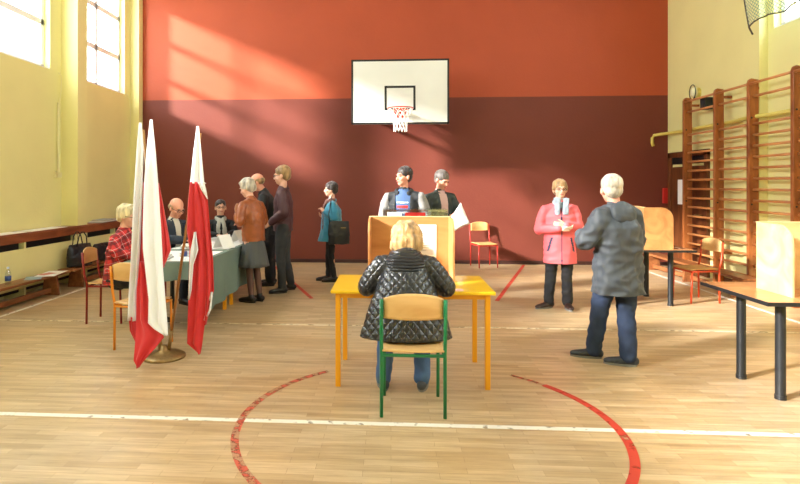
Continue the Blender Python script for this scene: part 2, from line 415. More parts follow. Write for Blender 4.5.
# ------------------------------------------------------------------ wall bars along the right wall
XB = 5.22
wb = thing('wall_bars', 'tall brown wooden climbing wall bars fixed along the yellow right wall', 'wall bars')
posts = [10.06, 9.13, 8.30, 7.42, 6.55]
for y in posts:
    bm = prism(bmesh.new(), [(XB - .07, 0), (XB + .07, 0), (XB + .07, 3.10), (XB - .03, 3.12), (XB - .055, 3.10), (XB - .07, 3.06)], (y - .03, y + .03), 'y')
    p = obj('post', bm, W_bar, wb, bevel=.008)
    for z in (2.55, 1.3): obj('bolt', ell(bmesh.new(), (XB - .03, y - .031, z), (.014, .006, .014)), M_blkmetal, p)
rz = [3.04, 2.86] + [2.46 - .158 * k for k in range(15)]
for y0, y1 in zip(posts[1:], posts):
    for z in rz:
        bm = bmesh.new(); cyl(bm, (XB - (.05 if z > 3 else .0), y0, z), (XB - (.05 if z > 3 else .0), y1, z), .019, seg=10)
        obj('rung', bm, W_rung, wb, smooth=True)
for y in posts:
    for z in (2.98, .5): obj('bracket', bx(XB + .07, XR - (.12 if 8.2 < y < 8.7 else 0), y - .02, y + .02, z - .02, z + .02), W_bar, wb)

# pipe along the right wall, turning down at the corner
bm = bmesh.new()
tube(bm, [(5.12, YB - .05, 2.34), (5.10, YB - .05, 2.40), (5.10, YB - .05, 2.50), (5.13, YB - .05, 2.55), (5.25, YB - .08, 2.57), (5.33, YB - .4, 2.57), (5.33, 9.2, 2.57), (5.33, 8.75, 2.57), (5.26, 8.66, 2.57), (5.26, 8.3, 2.57), (5.26, 8.2, 2.57), (5.33, 8.1, 2.57), (5.33, 5.9, 2.57)], .03, 12)
pp = obj('heating_pipe', bm, M_pipe, smooth=True)
tag(pp, 'yellow painted pipe running along the right wall behind the wall bars', 'pipe')
t = thing('wall_lamp', 'small round cream bulkhead lamp on the yellow wall above the wall bars', 'lamp', (XR, 10.08, 3.2))
bm = bmesh.new(); cyl(bm, (-.0, 0, 0), (-.05, 0, 0), .10, seg=24); obj('base', bm, M_pipe, t)
bm = bmesh.new(); ell(bm, (-.06, 0, .02), (.07, .075, .10)); obj('globe', bm, mat('cream_glass', (238, 232, 190), .2), t, smooth=True)
bm = bmesh.new(); tube(bm, [(-.10, .10 * math.cos(2 * PI * k / 24), .02 + .13 * math.sin(2 * PI * k / 24)) for k in range(25)], .008, 6)
obj('cage_ring', bm, M_blkmetal, t)
t = thing('loudspeaker', 'small black loudspeaker box mounted on right wall behind wall bars', 'speaker', (XR - .1, 9.62, 2.95), 0)
obj('cabinet', bx(-.08, .05, -.08, .08, -.10, .10), M_black, t, bevel=.01); bm = bmesh.new(); cyl(bm, (-.081, 0, 0), (-.086, 0, 0), .06, seg=20); obj('grille', bm, mat('speaker_grille', (50, 50, 52), .8), t)
obj('bracket', bx(.05, .1, -.02, .02, -.02, .02), M_blkmetal, t)
tag(obj('fire_alarm_box', bx(5.31, 5.40, YB - .06, YB, 1.22, 1.52), mat('red_enamel', (190, 40, 34), .4), bevel=.008), 'narrow red box on the back wall beside the door corner', 'alarm box')
bm = bmesh.new(); tube(bm, [(5.28, 8.5, 2.5), (5.28, 8.5, 0.3)], .015); tag(obj('wall_conduit', bm, M_pipe), 'thin vertical yellow pipe on right wall pier behind the bars', 'pipe')

# safety net before the right hand window
def net_mat():
    m = bpy.data.materials.new('green_netting'); m.use_nodes = True; nt, N, L, P = nodes(m)
    P.inputs['Base Color'].default_value = (*lin((130, 160, 142)), 1); P.inputs['Roughness'].default_value = .8
    tc = N.new('ShaderNodeTexCoord'); mp = N.new('ShaderNodeMapping'); mp.inputs['Rotation'].default_value = (R(45), 0, 0); mp.inputs['Scale'].default_value = (1, 26, 26)
    L.new(tc.outputs['Object'], mp.inputs[0]); sx = N.new('ShaderNodeSeparateXYZ'); L.new(mp.outputs[0], sx.inputs[0])
    out = []
    for k in (1, 2):
        f = N.new('ShaderNodeMath'); f.operation = 'FRACT'; L.new(sx.outputs[k], f.inputs[0])
        g = N.new('ShaderNodeMath'); g.operation = 'LESS_THAN'; g.inputs[1].default_value = .24; L.new(f.outputs[0], g.inputs[0]); out.append(g)
    mx = N.new('ShaderNodeMath'); mx.operation = 'MAXIMUM'; L.new(out[0].outputs[0], mx.inputs[0]); L.new(out[1].outputs[0], mx.inputs[1])
    L.new(mx.outputs[0], P.inputs['Alpha']); return m
t = thing('safety_net', 'sagging green safety net hung before the high window on the right wall', 'net')
bm = bmesh.new(); nu, nv = 24, 16; V = []
for i in range(nu + 1):
    y = 8.22 - 2.2 * i / nu; row = []
    zb = 3.84 + .05 * math.sin(PI * (i / nu) * 3) ** 2
    for j in range(nv + 1):
        z = zb + (5.6 - zb) * j / nv
        row.append(bm.verts.new((5.12 - .10 * math.sin(PI * j / nv) - (.05 * (1 - j / nv)) * abs(math.sin(i * .8)), y, z)))
    V.append(row)
for i in range(nu):
    for j in range(nv): bm.faces.new((V[i][j], V[i + 1][j], V[i + 1][j + 1], V[i][j + 1]))
bt = [tuple(V[i][0].co) for i in range(nu + 1)]; sd = [tuple(V[0][j].co) for j in range(nv + 1)]
obj('mesh', bm, net_mat(), t)
bm = bmesh.new(); tube(bm, bt, .010, 6); tube(bm, sd, .010, 6); cyl(bm, bt[0], (XR - .2, 8.3, 3.76), .012); cyl(bm, bt[12], (XR, 7.1, 3.7), .008)
obj('edge_rope', bm, mat('dark_rope', (70, 60, 44), .8), t)

# ------------------------------------------------------------------ left side: radiator cover, benches, bits
t = thing('radiator_cover', 'long brown wooden radiator shelf running along the yellow left wall', 'shelf')
y0, y1 = 1.0, 10.95
obj('top_board', bx(XL + .0, -5.05, y0, y1, .89, .92), W_cover, t, bevel=.004)
obj('front_board', bx(-5.07, -5.04, y0, y1, .79, .90), W_cover, t, bevel=.004)
obj('front_panel', bx(-5.085, -5.06, y0, y1, .16, .70), M_yellow, t)
y = y0 + .1
while y < y1: obj('upright', bx(XL, -5.062, y, y + .04, 0, .89), M_yellow, t); y += 1.24
obj('radiator', bx(-5.28, -5.14, y0 + .3, y1 - .3, .1, .8), M_black, t)

def bench(label, loc, L_, rz=0, w=.25, h=.31, group=None):
    t = thing('gym_bench', label, 'bench', loc, rz, group)
    obj('seat', bx(-w / 2, w / 2, 0, L_, h - .035, h), W_bench, t, bevel=.006)
    n = 3
    for k in range(n):
        y = .28 + (L_ - .56) * k / (n - 1)
        bm = bmesh.new()
        prism(bm, [(-w * .5, 0), (w * .5, 0), (w * .36, h - .035), (-w * .36, h - .035)], (y - .02, y + .02), 'y')
        obj('leg', bm, W_bench, t, bevel=.004)
        bm = bmesh.new(); box(bm, (0, y + .05, h * .55), (w * .35, .06, h * .35)); obj('block', bm, W_bench, t)
    obj('stretcher', bx(-.02, .02, .3, L_ - .3, .04, .11), W_bench, t, bevel=.004)
    return t
bench('low brown gym bench at left wall carrying a bottle and papers', (-4.88, 4.55, 0), 3.35)
bench('low brown gym bench at left wall carrying the black bags', (-4.88, 7.97, 0), 2.85)
bench('low wooden gym bench under the wall bars on the right', (4.88, 7.75, 0), 3.1)

t = thing('water_bottle', 'clear plastic bottle with blue label standing on the left bench', 'bottle', (-4.83, 6.66, .31))
bm = bmesh.new(); limb(bm, [(0, 0, .01), (0, 0, .12), (0, 0, .16), (0, 0, .20), (0, 0, .215)], [.034, .035, .033, .014, .013], cap=False); obj('body', bm, M_acrylic, t, smooth=True)
bm = bmesh.new(); cyl(bm, (0, 0, .06), (0, 0, .12), .0358, seg=20); obj('label', bm, mat('blue_label', (50, 80, 150), .4), t, smooth=True)
bm = bmesh.new(); cyl(bm, (0, 0, .212), (0, 0, .235), .016, seg=16); obj('cap', bm, mat('pale_blue_cap', (190, 205, 225), .4), t)

def sheet(name, label, loc, rz, w, d, m=None, th=.002, cat='paper', tilt=0, group=None):
    o = obj(name, bx(-w / 2, w / 2, -d / 2, d / 2, 0, th), m or M_paper)
    tag(o, label, cat, group, loc, rz); o.rotation_euler = (tilt, 0, rz); return o
sheet('poster', 'large white sheet lying on left bench, overhanging its front edge', (-4.83, 7.55, .3165), .2, .26, .5, th=.003)
sheet('leaflet', 'blue and white leaflet lying on left bench by the white sheet', (-4.86, 7.2, .311), .5, .2, .28, mat('pale_blue_print', (150, 175, 195), .6))
sheet('leaflet', 'red and white leaflet partly on the large white sheet on bench', (-4.87, 7.50, .3198), -.3, .15, .21, mat('reddish_print', (200, 130, 115), .6))
for k, (y, lab) in enumerate(((6.2, 'white paper sheet on the radiator shelf, nearest the camera'), (7.0, 'white paper sheet on the radiator shelf, above the bottle'), (7.9, 'white paper sheet on the radiator shelf, above the black bags'))):
    sheet('paper_sheet', lab, (-5.195, y, .9205), .02 * (k - 1), .25, [.78, .74, .9][k], th=.004, group='sheets on the radiator shelf')
t = thing('paper_stack', 'pile of grey folders and papers on the radiator shelf behind the blonde woman', 'papers', (-5.17, 9.6, .92), .1)
for k in range(4): obj('folder', bx(-.13 + .01 * k, .12 + .008 * k, -.32 + .03 * k, .30 - .03 * k, .012 * k, .012 * k + .010), [M_print, M_paper, mat('beige_card', (190, 180, 150), .7), M_print][k], t)
# conduit and cable on the left wall
bm = bmesh.new(); tube(bm, [(XL + .03, 8.5, 3.38), (XL + .03, 8.58, 3.34), (XL + .03, 8.57, 3.1), (XL + .03, 8.52, 2.9)], .008, 6); tube(bm, [(XL + .03, 8.5, 2.9), (XL + .03, 8.5, 1.78)], .018)
bx(XL, XL + .05, 8.44, 8.56, 1.70, 1.78, bm)
cyl(bm, (XL + .06, 8.50, 1.76), (XL + .06, 8.36, 1.80), .008)
tag(obj('window_crank', bm, mat('pale_conduit', (226, 218, 170), .5)), 'thin pale crank rod on left wall under the windows', 'window crank')
bm = bmesh.new(); tube(bm, [(XL + .02, 10.8, 3.42), (XL + .03, 10.9, 3.34), (XL + .03, 10.94, 3.15), (XL + .03, 10.93, 2.6)], .01, 6)
tag(obj('window_cable', bm, mat('pale_cable', (226, 218, 170), .5)), 'thin pale cable on left wall in the back corner', 'cable')

# ------------------------------------------------------------------ furniture
def chair(label, loc, rz, mf, w=.40, hb=.85, hs=.445, mseat=None, group=None):
    """school chair, faces -Y"""
    mseat = mseat or W_seat
    t = thing('school_chair', label, 'chair', loc, rz, group); a = w / 2
    for s in (-1, 1):
        bm = bmesh.new(); tube(bm, [(s * a, .19, 0), (s * a, .185, hs), (s * a, .215, hs + .12), (s * a, .24, hb - .04)], .0125)
        obj('leg', bm, mf, t, smooth=True)
        bm = bmesh.new(); tube(bm, [(s * a * .93, -.20, 0), (s * a * .93, -.185, hs - .03)], .0125); obj('leg', bm, mf, t, smooth=True)
        bm = bmesh.new(); tube(bm, [(s * a * .96, -.19, hs - .02), (s * a * .98, .19, hs - .02)], .011); obj('side_rail', bm, mf, t, smooth=True)
    bm = bmesh.new(); tube(bm, [(-a, .185, hs - .025), (a, .185, hs - .025)], .0115); tube(bm, [(-a * .9, -.185, hs - .025), (a * .9, -.185, hs - .025)], .0115)
    obj('seat_frame', bm, mf, t)
    bm = bmesh.new(); n = 10; g = []
    for i in range(n + 1):
        u = -1 + 2 * i / n; row = []
        for j in range(n + 1):
            v = -1 + 2 * j / n
            row.append(bm.verts.new((u * (a * .97) * (1 - .05 * (v < -.8)), v * .20, hs + .004 + .012 * (u * u) * .6 - .02 * max(0, -v - .7))))
        g.append(row)
    for i in range(n):
        for j in range(n): bm.faces.new((g[i][j], g[i + 1][j], g[i + 1][j + 1], g[i][j + 1]))
    obj('seat', bm, mseat, t, smooth=True, solid=.012)
    bm = bmesh.new(); g = []
    for i in range(n + 1):
        u = -1 + 2 * i / n; row = []
        for j in range(n + 1):
            v = j / n; top = hb + .005 - .035 * abs(u) ** 2.2; bot = hb - .175 + .008 * u * u
            row.append(bm.verts.new((u * (a - .016), .232 + .028 * (1 - u * u) - .012 * (1 - v), bot + (top - bot) * v)))
        g.append(row)
    for i in range(n):
        for j in range(n): bm.faces.new((g[i][j], g[i + 1][j], g[i + 1][j + 1], g[i][j + 1]))
    br = obj('backrest', bm, mseat, t, smooth=True, solid=.011)
    for s in (-1, 1): obj('back_bracket', box(bmesh.new(), (s * (a - .004), .235, hb - .10), (.02, .022, .11)), mf, br, bevel=.003)
    return t
M_green = mat('green_enamel', (20, 118, 72), .35); M_redc = mat('red_enamel_tube', (176, 44, 34), .35)
M_dred = mat('dark_red_enamel', (138, 34, 30), .35); M_orc = mat('orange_enamel', (226, 142, 34), .35); M_orr = mat('orange_red_enamel', (196, 66, 30), .35)
chair('green framed plywood school chair under the seated woman in black quilted jacket', (.15, 3.94, 0), PI, M_green, w=.43)
chair('red framed plywood school chair standing alone against the back wall', (1.80, 10.78, 0), R(14), M_redc, w=.40)
chair('orange red framed school chair facing the far right table', (4.16, 7.80, 0), R(-82), M_orr, w=.40)
chair('dark red framed school chair under the woman in red plaid', (-3.28, 6.24, 0), R(94), M_dred, w=.35)
chair('yellow orange framed school chair pulled up behind the white and red flags', (-2.42, 5.26, 0), R(168), M_orc, w=.38)

# yellow table
M_ytop = mat('yellow_laminate', (248, 200, 34), .3, coat=.2); M_yleg = mat('yellow_leg_paint', (240, 166, 30), .35)
t = thing('yellow_table', 'bright yellow rectangular school table with square legs in the centre', 'table', (.165, 4.64, 0))
obj('tabletop', bx(-.635, .635, -.385, .385, .735, .76), M_ytop, t, bevel=.006)
for sx in (-1, 1):
    for sy in (-1, 1): obj('leg', bx(sx * .58 - .02, sx * .58 + .02, sy * .33 - .02, sy * .33 + .02, 0, .735), M_yleg, t, bevel=.003)
bm = bmesh.new()
for sy in (-1, 1): bx(-.56, .56, sy * .33 - .012, sy * .33 + .012, .695, .735, bm)
for sx in (-1, 1): bx(sx * .58 - .012, sx * .58 + .012, -.31, .31, .695, .735, bm)
obj('apron', bm, M_yleg, t)

def booth(label, loc, rz, w, d, h, ply, edge):
    """three-sided voting screen, opens to -Y"""
    t = thing('voting_booth', label, 'voting booth', loc, rz)
    obj('back_panel', bx(-w / 2, w / 2, d - .015, d, 0, h), ply, t, bevel=.002)
    r = .15
    out = [(0.0, 0), (d - .015, 0), (d - .015, h), (r, h)] + [(r - r * math.sin(R(a)), h - r + r * math.cos(R(a))) for a in range(10, 91, 10)]
    for s in (-1, 1):
        x = s * w / 2
        p = obj('side_panel', prism(bmesh.new(), out, (min(x, x - s * .016), max(x, x - s * .016)), 'x'), ply, t, bevel=.002)
    bm = bmesh.new(); bx(-w / 2 - .003, w / 2 + .003, d - .018, d + .003, h, h + .006, bm); obj('top_edge', bm, edge, t)
    return t
booth('light plywood voting screen on the yellow table', (.17, 4.66, .76), 0, .73, .38, .53, W_ply_dark, W_ply_edge)
booth('pale plywood voting screen on the near right table', (3.30, 4.23, .75), 0, .72, .40, .53, W_ply, W_ply_edge)
booth('amber plywood voting screen on the far right table', (3.62, 7.66, .75), R(90), .72, .37, .54, W_ply_dark, W_ply_edge)

def poster(label, loc, rz, w, h, kind):
    t = thing('notice_sheet', label, 'notice', loc, rz)
    obj('sheet', bx(-w / 2, w / 2, -.002, 0, 0, h), M_paper, t)
    bm = bmesh.new()
    if kind == 0:
        for k in range(9):
            ww = w * (.7 - .1 * (k % 3)); bx(-w * .38, -w * .38 + ww, -.0028, -.002, h - .06 - .022 * k, h - .052 - .022 * k, bm)
        obj('printed_lines', bm, M_print, t)
        obj('grey_block', bx(-w * .4, w * .4, -.0028, -.002, h * .35, h * .47), mat('grey_print_block', (196, 200, 206), .7), t)
    else:
        for k in range(3):
            for q, mm in enumerate((M_darkprint, M_greenprint, M_redprint)):
                z = h - .10 - k * .12
                if q == k or q == 0: obj('printed_bar', bx(-w * .42, w * .3, -.0028, -.002, z - .03 * q, z - .03 * q + .014), mm, t)
    return t
poster('tall white printed sheet pinned inside the screen on the yellow table', (.29, 5.022, .80), 0, .24, .42, 0)
poster('white sheet with green and red bars inside the near right screen', (3.14, 4.62, .86), 0, .24, .38, 1)
sheet('ballot_paper', 'white ballot paper on the yellow table to the right of the woman', (.42, 4.92, .768), .5, .20, .30, tilt=R(38))
sheet('pink_card', 'small pale pink card on yellow table by the right elbow', (.50, 4.33, .7605), .1, .12, .09, mat('pink_card_paper', (236, 190, 190), .7))

def dark_table(label, loc, sx, sy, legs, rz=0):
    t = thing('dark_edged_table', label, 'table', loc, rz)
    top = obj('tabletop', bx(0, sx, 0, sy, .727, .752), W_lam, t)
    bm = bmesh.new(); e = .006
    bx(-e, sx + e, -e, 0, .722, .751, bm); bx(-e, sx + e, sy, sy + e, .722, .751, bm); bx(-e, 0, 0, sy, .722, .751, bm); bx(sx, sx + e, 0, sy, .722, .751, bm)
    obj('edge_band', bm, M_black, top)
    for lx, ly in legs:
        bm = bmesh.new(); cyl(bm, (lx, ly, 0), (lx, ly, .727), .034, seg=20); lg = obj('leg', bm, M_blkmetal, t)
        bm = bmesh.new(); cyl(bm, (lx, ly, 0), (lx, ly, .03), .038, seg=20); obj('foot', bm, M_black, lg)
    return t
dark_table('long brown topped table with black edge and black round legs at the right edge', (2.66, 4.06, 0), 1.6, .84, ((.21, .19), (.20, .63), (1.42, .19), (1.42, .63)))
dark_table('brown topped table with black legs beyond the man in grey jacket', (2.97, 7.22, 0), .89, 1.0, ((.68, .22), (.65, .84), (.16, .22), (.16, .84)))

# registration table with cloth
M_cloth = mat('grey_green_cloth', (104, 122, 112), .85, bump=.3, bscale=8, var=.06, vscale=3)
def reg_table(label, y0, y1):
    t = thing('trestle_table', label, 'table', (-2.45, (y0 + y1) / 2, 0), 0, 'registration tables')
    L_ = (y1 - y0) / 2
    obj('tabletop', bx(-.39, .39, -L_, L_, .725, .748), M_blkmetal, t)
    for sx in (-1, 1):
        for sy in (-1, 1): obj('leg', bx(sx * .34 - .02, sx * .34 + .02, sy * (L_ - .13) - .02, sy * (L_ - .13) + .02, 0, .725), M_yleg if (sx > 0) else M_blkmetal, t)
    return t
reg_table('registration table under grey green cloth, nearer the flags', 5.78, 7.0)
reg_table('registration table under grey green cloth, nearer the back wall', 7.03, 8.35)
def drape(name, label, x0, x1, y0, y1, zt, zb):
    bm = bmesh.new(); per = []; n = 46
    def edge(a, b): return [(a[0] + (b[0] - a[0]) * k / n, a[1] + (b[1] - a[1]) * k / n) for k in range(n)]
    pts = edge((x0, y0), (x1, y0)) + edge((x1, y0), (x1, y1)) + edge((x1, y1), (x0, y1)) + edge((x0, y1), (x0, y0))
    cx, cy = (x0 + x1) / 2, (y0 + y1) / 2; rings = []
    for j in range(7):
        f = j / 6; ring = []
        for k, (x, y) in enumerate(pts):
            w = .022 * f * math.sin(k * .55 + 2 * math.sin(k * .11)) + .012 * f
            nx, ny = (0, -1) if k < n else (1, 0) if k < 2 * n else (0, 1) if k < 3 * n else (-1, 0)
            ring.append(bm.verts.new((x + nx * w, y + ny * w, zt - (zt - (.56 if k < n else zb if k < 2 * n else .66)) * f + (.01 * math.sin(k * .2) if f == 1 else 0))))
        rings.append(ring)
    m = len(pts)
    for a, b in zip(rings, rings[1:]):
        for k in range(m): bm.faces.new((a[k], b[k], b[(k + 1) % m], a[(k + 1) % m]))
    bm.faces.new(rings[0])
    o = obj(name, bm, M_cloth, smooth=False, solid=.003); tag(o, label, 'tablecloth'); return o
drape('tablecloth', 'grey green cloth draped over the registration tables', -2.87, -2.03, 5.75, 8.38, .754, .20)
# top papers, white strips
sheet('table_paper', 'broad white paper cover lying on the near end of registration table', (-2.45, 6.25, .757), 0, .74, .9, th=.003)
sheet('table_paper', 'broad white paper cover lying on the far half of registration table', (-2.45, 7.5, .757), 0, .74, 1.2, th=.003)
def stack(label, loc, rz, n, w=.21, d=.30):
    t = thing('document_stack', label, 'papers', loc, rz, 'document stacks on the registration table')
    for k in range(n):
        a = random.uniform(-.05, .05); bm = bmesh.new(); box(bm, (random.uniform(-.008, .008), random.uniform(-.008, .008), .006 + .012 * k), (w, d, .010), a); obj('booklet', bm, M_paper if k % 2 else M_print, t)
stack('stack of voter lists before the man in the suit', (-2.60, 7.0, .7605), .3, 4)
stack('stack of voter lists beside the near corner of the cloth covered table', (-2.3, 6.3, .7605), -.1, 3)
stack('stack of voter lists at the blonde official in red plaid', (-2.55, 5.95, .7605), .2, 3)
stack('stack of voter lists in front of the woman with grey scarf', (-2.55, 8.0, .7605), 0, 3)
def tent(label, loc, rz):
    t = thing('table_sign', label, 'sign', loc, rz, 'folded white name signs')
    bm = bmesh.new(); box(bm, (0, -.045, .09), (.22, .003, .19), rx=R(-27)); obj('front_flap', bm, M_paper, t)
    bm = bmesh.new(); box(bm, (0, .045, .09), (.22, .003, .19), rx=R(27)); obj('back_flap', bm, M_paper, t)
tent('folded white sign on the registration table, nearer the flags', (-2.16, 7.0, .757 + .003), R(65))
tent('folded white sign on the registration table beside the brown leather jacket', (-2.18, 7.75, .757 + .003), R(75))

# small blue bottle of water on the table
t = thing('water_bottle', 'small bottle with blue label on the registration table behind the flag', 'bottle', (-2.25, 5.87, .757))
bm = bmesh.new(); limb(bm, [(0, 0, .01), (0, 0, .10), (0, 0, .14), (0, 0, .17), (0, 0, .185)], [.03, .031, .029, .012, .012], cap=False); obj('body', bm, M_acrylic, t, smooth=True)
bm = bmesh.new(); cyl(bm, (0, 0, .05), (0, 0, .10), .0318, seg=20); obj('label', bm, bpy.data.materials['blue_label'], t, smooth=True)

# ballot box on a small table behind the yellow one
t = thing('side_table', 'small table carrying the clear ballot box behind the voting screen', 'table', (.285, 6.75, 0))
obj('tabletop', bx(-.30, .30, -.25, .25, .75, .78), W_lam, t)
for sx in (-1, 1):
    for sy in (-1, 1): obj('leg', bx(sx * .27 - .02, sx * .27 + .02, sy * .22 - .02, sy * .22 + .02, 0, .75), M_blkmetal, t)
t = thing('ballot_box', 'transparent ballot box with white and red badge behind the voting screen', 'ballot box', (.285, 6.75, .78))
bm = bmesh.new(); a, b, h, w = .375, .22, .50, .006
bx(-a, a, -b, -b + w, 0, h, bm); bx(-a, a, b - w, b, 0, h, bm); bx(-a, -a + w, -b, b, 0, h, bm); bx(a - w, a, -b, b, 0, h, bm); bx(-a, a, -b, b, 0, w, bm)
obj('box_body', bm, M_acrylic, t)
obj('lid', bx(-a - .012, a + .012, -b - .012, b + .012, h, h + .010), M_acrylic, t)
bm = bmesh.new()
for q in ((-a, -b), (a, -b), (-a, b), (a, b)): bx(q[0] - .006, q[0] + .006, q[1] - .006, q[1] + .006, 0, h, bm)
bx(-a, a, -b - .014, -b - .010, h - .012, h + .012, bm)
obj('corner_trim', bm, glass_mat('acrylic_edge', (.94, .96, .97), .3), t)
obj('red_badge', bx(-.12, .12, -b - .004, -b - .001, .405, .475), M_redprint, t)
obj('white_badge', bx(-.33, -.16, -b - .004, -b - .001, .35, .48), M_paper, t)

# ------------------------------------------------------------------ flags
M_flagw = mat('white_flag_cloth', (240, 240, 246), .7, sheen=.3); M_flagr = mat('red_flag_cloth', (206, 30, 38), .6, sheen=.3)
FX, FY = -2.08, 4.93
fs = thing('flag_stand', 'round brass flag stand with tilted sockets on the parquet', 'flag stand', (FX, FY, 0))
bm = bmesh.new(); prof = [(.19, 0), (.19, .018), (.17, .03), (.12, .038), (.06, .048), (.035, .07), (.025, .11)]
rings = [[bm.verts.new((r_ * math.cos(2 * PI * k / 40), r_ * math.sin(2 * PI * k / 40), z_)) for k in range(40)] for r_, z_ in prof]
for a, b in zip(rings, rings[1:]):
    for k in range(40): bm.faces.new((a[k], a[(k + 1) % 40], b[(k + 1) % 40], b[k]))
bm.faces.new(rings[0][::-1]); bm.faces.new(rings[-1]); obj('base', bm, M_brass, fs, smooth=True)
POLES = {'A': ((-.05, .04, .02), (-.25, .12, 2.10)), 'B': ((-.03, .0, .02), (-.125, .0, 2.15)), 'C': ((.03, .02, .02), (.318, .06, 2.06))}
for k, (a, b) in POLES.items():
    a, b = Vector(a), Vector(b); d = (b - a).normalized(); bm = bmesh.new(); cyl(bm, a, a + d * .22, .017, seg=14); obj('socket', bm, M_brass, fs, smooth=True)
M_pole = wood('flag_pole_wood', (196, 150, 88), (160, 112, 58), (1, 1, .2), .3)
FL = {'A': 'flag whose white narrow fold hangs leftmost of the three flags', 'B': 'middle flag, its tip highest, wide white fold with red below', 'C': 'right hand flag, white tip and long red fold, apart from the others'}
def q(a, b, d=0, lean=0):
    d -= lean * (b - 120) / 249; D = 5.02 + d
    return Vector(((a - 356.4) / 550 * D * .998 - D * .0628 - FX, d, 1.58 - (b - 185) / 550 * D))
LEAN = {'A': .34, 'B': .38, 'C': .12}
def flag(key, strips):
    """strips: (material index, [(py, left px, left depth, right px, right depth), ...])"""
    t = thing('flag', 'white and red ' + FL[key], 'flag', (FX, FY, 0), 0, 'white and red flags')
    a, b = Vector(POLES[key][0]), Vector(POLES[key][1]); d = (b - a).normalized()
    bm = bmesh.new(); cyl(bm, a + d * .03, b, .0125, seg=12); obj('pole', bm, M_pole, t, smooth=True)
    bm = bmesh.new(); n = 8
    for si, (mi, rows) in enumerate(strips):
        # resample rows finely
        fine = []
        for r0, r1 in zip(rows, rows[1:]):
            m = max(2, int(abs(r1[0] - r0[0]) / 5))
            for k in range(m): f = k / m; fine.append([r0[i] * (1 - f) + r1[i] * f for i in range(5)])
        fine.append(list(rows[-1])); V = []
        for (py, xl, dl, xr, dr) in fine:
            row = []
            for k in range(n + 1):
                u = k / n; p = q(xl + (xr - xl) * u, py, dl + (dr - dl) * u, LEAN[key])
                wv = max(0, min(1, (py - 125) / 120))
                p.y += .030 * wv * math.sin(u * PI * 3 + si * 1.3 + py * .012) * math.sin(PI * u) ** .5 if 0 < u < 1 else 0
                row.append(bm.verts.new(p))
            V.append(row)
        for A, B in zip(V, V[1:]):
            for k in range(n):
                f = bm.faces.new((A[k], A[k + 1], B[k + 1], B[k])); f.material_index = mi
    bmesh.ops.remove_doubles(bm, verts=bm.verts, dist=.002)
    o = obj('cloth', bm, [M_flagw, M_flagr], t, smooth=True, solid=.003)
    return t
flag('A', [
    (0, [(122, 136.5, .05, 139.5, .05), (150, 134, .05, 141.5, .05), (200, 131, .04, 140, .08), (250, 129, .03, 138, .08), (300, 126, .03, 134, .07), (322, 125, .03, 134, .06)]),
    (1, [(182, 139, .08, 141.5, .10), (200, 137, .09, 143, .10), (250, 135, .09, 143, .11), (300, 133, .09, 147, .10), (330, 134, .09, 148, .10), (345, 134, .09, 148, .10)]),
    (1, [(318, 126, .04, 135, .07), (332, 127.5, .04, 136, .07), (343, 133, .05, 137, .07)]),
])
flag('B', [
    (0, [(119, 148.2, -.03, 150.6, -.03), (150, 144.5, -.03, 154, -.04), (185, 142, -.04, 157, -.05), (230, 140.8, -.05, 160, -.06), (250, 141, -.06, 161, -.06), (270, 143.5, -.06, 162, -.06), (300, 147, -.07, 164.5, -.07), (324, 146.5, -.07, 166.5, -.07), (330, 153, -.07, 167, -.07), (336, 164, -.07, 167, -.07)]),
    (1, [(183, 156.5, -.04, 157.5, -.03), (210, 158.5, -.05, 163, .0), (240, 160.5, -.05, 168.5, .03), (250, 161, -.05, 170, .04), (262, 161.5, -.05, 165, .02), (268, 161.5, -.05, 162.5, .0)]),
    (1, [(262, 138, -.01, 141, -.02), (290, 134.5, -.01, 146, -.03), (320, 134, -.02, 149, -.03), (330, 134, -.02, 158, -.04), (338, 133.5, -.03, 163, -.04), (350, 132.5, -.04, 153, -.05), (362, 131.5, -.05, 142, -.05), (369, 135.5, -.05, 137, -.05)]),
])
flag('C', [
    (0, [(126, 196.3, .0, 198.4, .0), (150, 193, -.01, 201, .01), (182, 189.5, -.02, 204, .02), (183.5, 189.5, -.02, 206, .02)]),
    (1, [(182, 189.5, -.02, 197, -.01), (200, 187.5, -.03, 199, -.01), (230, 186, -.03, 203, .0), (250, 189, -.04, 206, .02), (290, 188, -.05, 206, .0), (320, 187, -.05, 205, .0), (344, 186.5, -.05, 202, -.03), (350, 194, -.04, 201, -.03), (354, 198.5, -.04, 200, -.04)]),
    (0, [(182, 197, -.01, 204, .02), (190, 201, .0, 206, .02), (196, 205, .01, 207, .02), (199, 207, .02, 207.6, .02)]),
    (1, [(184, 197, -.01, 198, -.01), (200, 199, -.01, 207.5, .02), (230, 203, .0, 210, .02), (260, 206, .01, 213, .03), (290, 206, .0, 214, .03), (305, 206, .0, 210, .02), (325, 205, .0, 206, .0)]),
    (0, [(232, 194, -.055, 195.5, -.05), (250, 190, -.058, 198, -.055), (265, 189, -.062, 193, -.06), (290, 188.6, -.062, 191, -.062), (300, 188.4, -.06, 189, -.06)]),
    (0, [(292, 211, .03, 213, .03), (310, 206, .02, 211, .03), (320, 204, .01, 206, .02)]),
])

